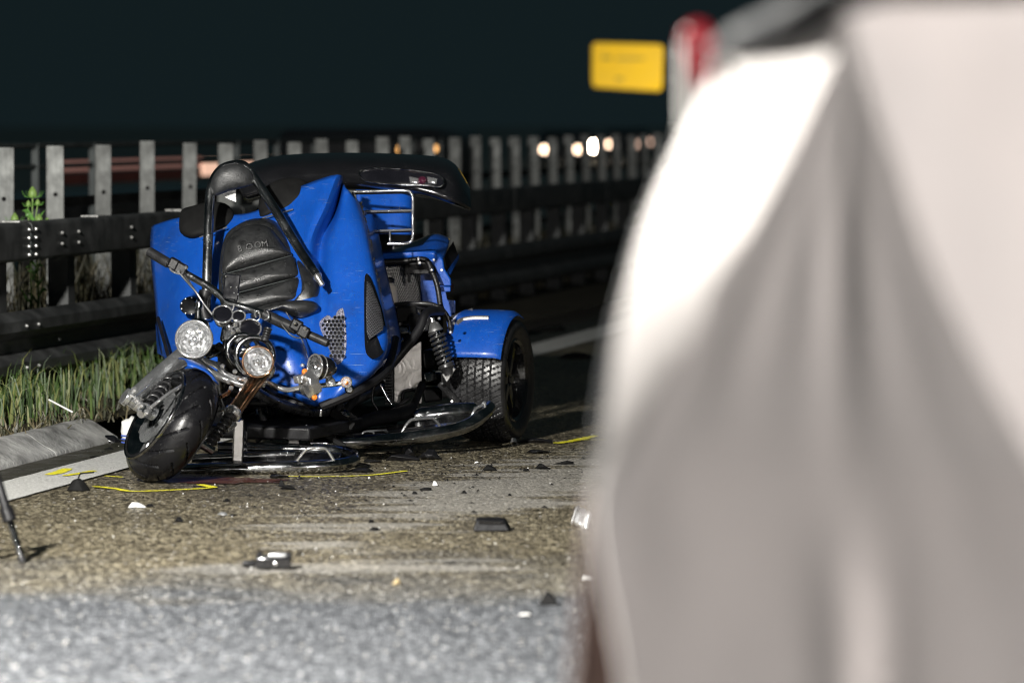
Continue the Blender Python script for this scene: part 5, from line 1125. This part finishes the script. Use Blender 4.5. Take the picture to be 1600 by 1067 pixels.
chunk(900, 560, 60, 10, 60, 'black_matt', 'flat_fragment', 'dark piece lying across the far white edge line', seed=40)
chunk(855, 517, 60, 8, 120, 'black_matt', 'flat_fragment', 'long dark strip on the far shoulder behind the rear wheel', seed=41, flat=1)
rr = random.Random(77)
# fine glass crumbs that nobody could count
mb = MB()
for k in range(260):
    p = V((rr.uniform(-2.6, 1.2), rr.uniform(12.2, 20.5), 0.003)); q = rr.uniform(0.0012, 0.004)
    a = rr.uniform(0, 6.28); d = V((math.cos(a), math.sin(a), 0)) * q; e = V((-d.y, d.x, 0))
    mb.add([p + d, p + e, p - d, p - e, p + UP * q * 1.4], [(0, 1, 4), (1, 2, 4), (2, 3, 4), (3, 0, 4)])
tag(obj('glass_crumbs', mb, 'white_shard', smooth=0), 'tiny glass crumbs strewn over the asphalt', 'glass', kind='stuff')
mb = MB(); rr = random.Random(21)
for k in range(420):
    px = rr.gauss(560, 230); py = 690 + abs(rr.gauss(0, 55)); 
    if not 60 < px < 940: continue
    p = G(px, py) + UP * 0.0035; q = rr.uniform(0.003, 0.011); a = rr.uniform(0, 6.28); d = V((math.cos(a), math.sin(a), 0)); e = V((-d.y, d.x, 0))
    l_, w_ = q * rr.uniform(1, 2.6), q * rr.uniform(0.4, 1.0)
    mb.add([p + d * l_, p + e * w_, p - d * l_ * 0.7, p - e * w_ * 0.8, p + UP * q * rr.uniform(0.3, 1.0) + e * w_ * 0.3], [(0, 1, 4), (1, 2, 4), (2, 3, 4), (3, 0, 4)])
tag(obj('plastic_crumbs', mb, 'black_matt', smooth=0), 'tiny black plastic crumbs scattered in front of the trike', 'debris', kind='stuff')
# crumpled silver plate with ribs
p0 = G(906, 826); s0_ = p0.y / 6000; mb = MB(); g = []
for i in range(7):
    row = []
    for j in range(5):
        u, v_ = i / 6, j / 4
        row.append(p0 + V(((-14 + 24 * u + 8 * v_) * s0_, (10 * math.sin(u * 3) + 12 * v_) * s0_, (4 + 26 * v_ - 12 * u + (2.2 if i % 2 else -1.0)) * s0_ + 0.012)))
    g.append(row)
mb.grid(g); tag(obj('crumpled_plate', mb, 'silver_foil', smooth=20, solid=0.003), 'crumpled silver ribbed plate at the edge of the white sheet', 'debris', 'wreckage scattered on the road')
# pale stick on the grass, torn bag at the kerb end
mb = MB(); mb.beam(P(76, 624, 19.35), P(114, 644, 19.3), 0.012, 0.008); tag(obj('wooden_stick', mb, 'white_shard', bevel=0.003), 'pale straight stick lying in the grass by the kerb', 'stick')
p0 = G(204, 700); mb = MB(); outl = []
for k in range(18):
    a = 2 * math.pi * k / 18; outl.append(p0 + V((math.cos(a) * 0.05 * rr.uniform(0.75, 1.1), -0.02, 0.085 + math.sin(a) * 0.075 * rr.uniform(0.8, 1.1))))
mb.puff(outl, (-0.01, -0.045, 0.0), (0, 0.05, 0), 5); bg_ = tag(obj('torn_bag', mb, 'bag_white', smooth=40), 'torn white bag with blue stripes behind the front wheel', 'bag')
for k in range(3):
    mb = MB(); mb.tube(spline([p0 + V((-0.04, -0.055, 0.035 + k * 0.016)), p0 + V((0.0, -0.066, 0.03 + k * 0.018)), p0 + V((0.04, -0.05, 0.045 + k * 0.016))], 4), 0.004, 6); obj('stripe', mb, 'bag_blue', bg_)

# ------------------------------------------------------------------ tripod at the left edge
ft = G(36, 879); apex = V((-1.915, 14.08, 0.36))
tp = thing('tripod', (apex.x, apex.y, 0), 'black tripod with one leg reaching into the left edge', 'tripod')
for foot in (ft, V((-2.12, 14.22, 0)), V((-2.0, 13.85, 0))):
    mb = MB(); m1 = foot + (apex - foot) * 0.5; d = (apex - foot).normalized()
    mb.tube([foot + d * 0.03, m1], 0.014, 10); mb2 = MB(); mb2.tube([m1 - d * 0.01, apex], 0.019, 10)
    lg = obj('leg', mb2, 'black_plastic', tp, smooth=60); obj('lower_leg', mb, 'dark_chrome', lg, smooth=60)
    mb = MB(); mb.tube([m1 - d * 0.035, m1 + d * 0.02], 0.026, 12); obj('leg_clamp', mb, 'black_plastic', lg, bevel=0.003)
    mb = MB(); mb.lathe([(0.012, 0.0), (0.016, 0.012), (0.012, 0.035)], foot, d, 12); obj('rubber_foot', mb, 'rubber', lg)
mb = MB(); mb.lathe([(0.012, -0.06), (0.022, -0.03), (0.026, 0.0), (0.03, 0.02), (0.018, 0.03), (0.018, 0.05)], apex, UP, 16); obj('head', mb, 'black_plastic', tp)

# ------------------------------------------------------------------ white privacy sheet in the foreground
def SH(px, py, Y): return P(px, py, Y)
rowsY = [-60, 0, 18, 40, 66, 95, 160, 250, 340, 430, 520, 610, 700, 785, 860, 940, 1010, 1070, 1200, 1500, 1850, 2110]
def lut(tab, y):
    for (a, b_), (c, d) in zip(tab[:-1], tab[1:]):
        if y <= c: return b_ + (d - b_) * max(0, (y - a)) / (c - a)
    return tab[-1][1]
Lx = [(-60, 1322), (18, 1308), (40, 1256), (66, 1192), (95, 1122), (160, 1092), (250, 1050), (340, 1012), (430, 985), (520, 962), (610, 946), (700, 934), (785, 928), (860, 936), (940, 950), (1070, 973), (1200, 984), (2110, 1004)]
R1 = [(-60, 1325), (30, 1316), (90, 1300), (160, 1268), (250, 1226), (340, 1180), (430, 1132), (520, 1084), (610, 1034), (700, 984), (785, 940), (860, 942), (940, 955), (1070, 978), (1200, 990), (2110, 1010)]
R2 = [(-60, 1326), (30, 1328), (90, 1342), (160, 1366), (250, 1398), (340, 1428), (430, 1462), (520, 1504), (610, 1550), (700, 1604), (785, 1650), (940, 1720), (1070, 1760), (1500, 1860), (2110, 1950)]
Ld = [(-60, 5.02), (18, 5.03), (95, 5.30), (160, 5.305), (250, 5.30), (340, 5.250), (430, 5.163), (520, 5.114), (610, 5.074), (700, 5.040), (785, 5.02), (860, 5.02), (1070, 5.02), (2110, 5.02)]
g = []
for y in rowsY:
    xl, x1, x2 = lut(Lx, y), lut(R1, y), lut(R2, y); dl = lut(Ld, y); row = []
    yl = y + max(0, (95 - y)) * 0.0
    for k in range(9):                                        # left flap, bulging a little
        t = k / 8; row.append(SH(xl + (x1 - xl) * t, y, dl + (5.0 - dl) * t + (0.010 if y < 250 else 0.010 - 0.013 * min(1, (y - 250) / 200)) * math.sin(math.pi * t)))
    amp = min(1.0, max(0.0, (y + 40) / 400.0))
    wd = x2 - x1; drop = 0.00042 * min(wd, 640)
    for k in range(1, 41):                                    # centre with hanging folds
        t = k / 40; x = x1 + wd * t
        f = -0.0022 * math.cos(2 * math.pi * (t * 4.2 + 0.2)) * math.exp(-((y - 330) / 420) ** 2) + 0.010 * math.exp(-((x - 1312) / 30) ** 2) * math.exp(-((y - 330) / 300) ** 2)
        f += -0.013 * math.exp(-((x - 1318) / 36) ** 2) * (1 / (1 + math.exp(-(y - 900) / 40))) + 0.008 * math.exp(-((x - 1390) / 36) ** 2) * (1 / (1 + math.exp(-(y - 900) / 40)))
        f += 0.003 * noise.noise(V((x * 0.01, y * 0.004, 0)))
        row.append(SH(x, y, 5.0 + amp * f * (1 - t ** 6) - drop * t))
    for k in range(1, 17):                                    # right flap swings forward and out of the frame
        t = k / 16; x = x2 + 620 * t
        row.append(SH(x, y, 5.0 - drop + 0.24 * t * min(1.0, max(0.25, (1400 - y) / 600)) + 0.004 * math.sin(x * 0.03 + y * 0.004) + 0.012 * t * math.exp(-((y - 20) / 60) ** 2)))
    g.append(row)
mb = MB(); mb.surf(g, 3, 1); sh_ = tag(obj('privacy_sheet', mb, 'white_sheet', smooth=24, solid=0.0015), 'large out-of-focus white privacy sheet filling the right side', 'sheet')
g = [[P(955 + (y - 780) * 0.06, y, 5.45), P(930 - (y - 780) * 0.06, y, 5.42), P(921 - (y - 780) * 0.09, y, 5.44), P(917 - (y - 780) * 0.09, y, 5.5)] for y in (770, 860, 960, 1070, 1400, 1900)]
mb = MB(); mb.surf(g, 3, 3); tag(obj('brown_cloth', mb, 'brown_cloth', smooth=180, solid=0.003), 'dark brown blurred cloth edge behind the lower left of the sheet', 'cloth')
mb = MB(); mb.tube(spline([P(lut(Lx, y) + 1, y, lut(Ld, y)) for y in (95, 160, 250, 340, 430, 520, 610, 700, 785)], 4), 0.004, 8); obj('hem', mb, 'hem_grey', sh_, smooth=60)
pole = thing('sheet_pole', (P(1330, 60, 5.1).x, 5.12, 0), 'grey blurred pole along the top edge of the white sheet', 'pole')
mb = MB(); mb.tube(spline([P(1126, 84, 5.34), P(1180, 58, 5.22), P(1250, 26, 5.08), P(1318, -8, 5.02), P(1420, -40, 4.98), P(1900, -60, 5.1)], 5), [0.020] * 3 + [0.026] * 10 + [0.03] * 9, 14); obj('top_bar', mb, 'pole_grey', pole, smooth=60)
mb = MB(); mb.tube([V((P(1325, 0, 5.12).x, 5.10, 0.0)), V((P(1325, 0, 5.12).x, 5.10, 1.74))], 0.018, 12); obj('upright', mb, 'pole_grey', pole, smooth=60)
for dx, dz, r_ in ((1128, 118, 0.016), (1150, 112, 0.020)):    # gathered cloth knots at the corner
    mb = MB(); mb.puff(spline([P(dx - 12, dz + 2, 5.29), P(dx - 9, dz - 22, 5.29), P(dx, dz - 30, 5.29), P(dx + 10, dz - 20, 5.29), P(dx + 12, dz + 4, 5.29), P(dx + 2, dz + 44, 5.29)], 4, closed=True), (-0.005, -r_ * 1.4, 0), (0, 0.012, 0), 5); obj('gathered_fold', mb, 'white_sheet', sh_, smooth=60)
pb = P(1084, 50, 6.4)
bp = thing('beacon_post', (pb.x, 6.4, 0), 'blurred white post with red top behind the sheet corner', 'post')
mb = MB(); mb.tube([V((pb.x - 0.004, 6.4, 0)), V((pb.x - 0.004, 6.4, pb.z - 0.02)), V((pb.x + 0.004, 6.4, pb.z + 0.004))], [0.021, 0.021, 0.016], 16); obj('shaft', mb, 'post_white', bp, smooth=60)
mb = MB(); mb.tube(spline([V((pb.x - 0.010, 6.35, pb.z + 0.006)), V((pb.x + 0.002, 6.345, pb.z - 0.012)), V((pb.x + 0.014, 6.35, pb.z - 0.04)), V((pb.x + 0.022, 6.36, pb.z - 0.085))], 4), [0.016, 0.026, 0.028, 0.02], 14); obj('red_clamp', mb, 'post_red', bp, smooth=60)

# ------------------------------------------------------------------ far things: sign, queue of cars, flatbed
YS = 90.0
sg = thing('detour_sign', (P(980, 105, YS).x, YS, 0), 'blurred yellow rectangular road sign beside the white sheet', 'sign')
mb = MB(); mb.plate([P(*p, YS) for p in ((932, 67), (1030, 70), (1035, 72), (1037, 77), (1035, 136), (1033, 141), (1028, 143), (932, 137), (927, 135), (925, 130), (925, 74), (927, 69))], (0, 0.04, 0)); bd = obj('panel', mb, 'sign_yellow', sg, bevel=0.01)
for q in ((948, 91, 16, 5), (985, 92, 44, 3.5), (968, 124, 12, 5)):
    mb = MB(); mb.plate([P(q[0] - q[2] / 2, q[1] - q[3] / 2, YS - 0.006), P(q[0] + q[2] / 2, q[1] - q[3] / 2, YS - 0.006), P(q[0] + q[2] / 2, q[1] + q[3] / 2, YS - 0.006), P(q[0] - q[2] / 2, q[1] + q[3] / 2, YS - 0.006)], (0, 0.004, 0)); obj('faded_lettering', mb, 'sign_dark', bd)
q = P(1066, 130, YS + 0.08); mb = MB(); mb.tube([V((q.x, q.y, -0.06)), V((q.x, q.y, q.z + 1.2))], 0.06, 10); obj('sign_post', mb, 'railing_grey', sg, smooth=60)
for py in (85, 125):
    mb = MB(); mb.tube([P(935, py, YS + 0.08), P(1066, py, YS + 0.08)], 0.03, 8); obj('sign_arm', mb, 'railing_grey', sg, smooth=60)

def car(px, Y, la, lb, lab, hd=None, sep=1.3):
    c = P(px, 235, Y); c.z = -0.03; f = V((0.05, -1, 0)).normalized() if hd is None else hd; l = V((-f.y, f.x, 0))
    root = thing('queued_car', c, lab, 'car', 'oncoming cars queued on the far carriageway')
    prof = [(0, 0.28), (0.02, 0.62), (0.15, 0.75), (1.0, 0.88), (1.35, 0.95), (2.05, 1.38), (3.1, 1.42), (3.9, 1.05), (4.3, 0.98), (4.4, 0.5), (4.35, 0.28)]
    mb = MB(); vs = []
    for s_ in (-1, 1):
        for (x, z) in prof: vs.append(c - f * x + l * s_ * (0.86 - max(0, z - 0.9) * 0.4) + UP * z)
    n = len(prof); fs = [tuple(range(n)), tuple(range(n, 2 * n))[::-1]] + [(k, (k + 1) % n, n + (k + 1) % n, n + k) for k in range(n)]
    mb.add(vs, fs); bdy = obj('body', mb, 'car_dark', root, bevel=0.04)
    mb = MB(); mb.plate([c - f * (1.38 - 0.01) + l * 0.66 + UP * 0.99, c - f * 1.37 - l * 0.66 + UP * 0.99, c - f * 1.98 - l * 0.58 + UP * 1.36, c - f * 1.98 + l * 0.58 + UP * 1.36], f * 0.012 + UP * 0.012); obj('windscreen', mb, 'car_glass', root)
    for s_ in (-1, 1):
        mb = MB(); rl_ = 0.20 if (la if (l * s_).x < 0 else lb) == 'headlamp_lit' else 0.12; mb.lathe([(rl_, -0.02), (rl_, 0.015), (rl_ * 0.6, 0.03), (0.0, 0.034)], c + l * s_ * sep / 2 + f * 0.0 + UP * 0.66, f, 16); obj('headlight', mb, la if (l * s_).x < 0 else lb, root)
        for x in (0.8, 3.5):
            mb = MB(); mb.lathe([(0.2, -0.1), (0.31, -0.09), (0.31, 0.09), (0.2, 0.1)], c - f * x + l * s_ * 0.78 + UP * 0.31, l, 18); obj('wheel', mb, 'rubber', root)
def gap(k): return 2000 - 1 / (5.013e-4 + 0.2105e-4 * (k + 0.5))
def lamps(ka, kb, Y, la, lb, lab):
    a, b_ = gap(ka), gap(kb); car((a + b_) / 2, Y, la, lb, lab, sep=(b_ - a) * Y / 6000)
lamps(17, 19, 150, 'headlamp_dim', 'headlamp_dim', 'oncoming car with the leftmost pair of headlights far behind the trike')
lamps(18, 20, 172, 'headlamp_faint', 'headlamp_lit', 'oncoming car with the single brightest headlight left of the white sheet')
lamps(21, 23, 190, 'headlamp_dim', 'headlamp_faint', 'oncoming car with faint lights just right of the brightest headlight')
lamps(22, 24, 215, 'headlamp_faint', 'headlamp_faint', 'oncoming car with faint lights nearest the white sheet')

cT = 11.08
def TP(px, z, inset=0.0):
    u = 2000 - px; Y = cT * 6000 / u; return V(((px - 800) / 6000 * Y - inset, Y + inset * 0.2, z))
tk = thing('flatbed_truck', TP(380, -0.03), 'dark flatbed truck with painted-glow peach side band behind the pickets', 'truck')
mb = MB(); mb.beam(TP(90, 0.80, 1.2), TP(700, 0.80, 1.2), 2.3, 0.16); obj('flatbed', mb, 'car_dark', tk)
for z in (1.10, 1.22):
    mb = MB(); mb.beam(TP(90, z, 0.02), TP(316, z, 0.02), 0.03, 0.10); obj('side_board', mb, 'peach_shine_dim' if z > 1.2 else 'truck_red', tk)  # upper board emits faintly in place of reflected light
mb = MB(); mb.beam(TP(316, 1.16), TP(440, 1.16), 0.04, 0.17); obj('reflective_strip', mb, 'peach_shine_emit', tk)  # no lamp: its glow paints light reflected off the strip
for px in (632, 674):
    mb = MB(); p = TP(px, 1.27); mb.box(p, V((0.085, 0, 0)), V((0, 0.05, 0)), V((0, 0, 0.055))); obj('amber_lamp', mb, 'amber_lit', tk, bevel=0.02)
for px in (110, 150, 560, 600, 640):
    mb = MB(); p = TP(px, 0.42, 0.2); mb.lathe([(0.25, -0.15), (0.45, -0.13), (0.45, 0.13), (0.25, 0.15)], p, NF, 24); obj('wheel', mb, 'rubber', tk)
mb = MB(); mb.beam(TP(700, 1.1, 1.2), TP(760, 1.1, 1.2), 2.3, 0.9); obj('cab', mb, 'car_dark', tk, bevel=0.15)
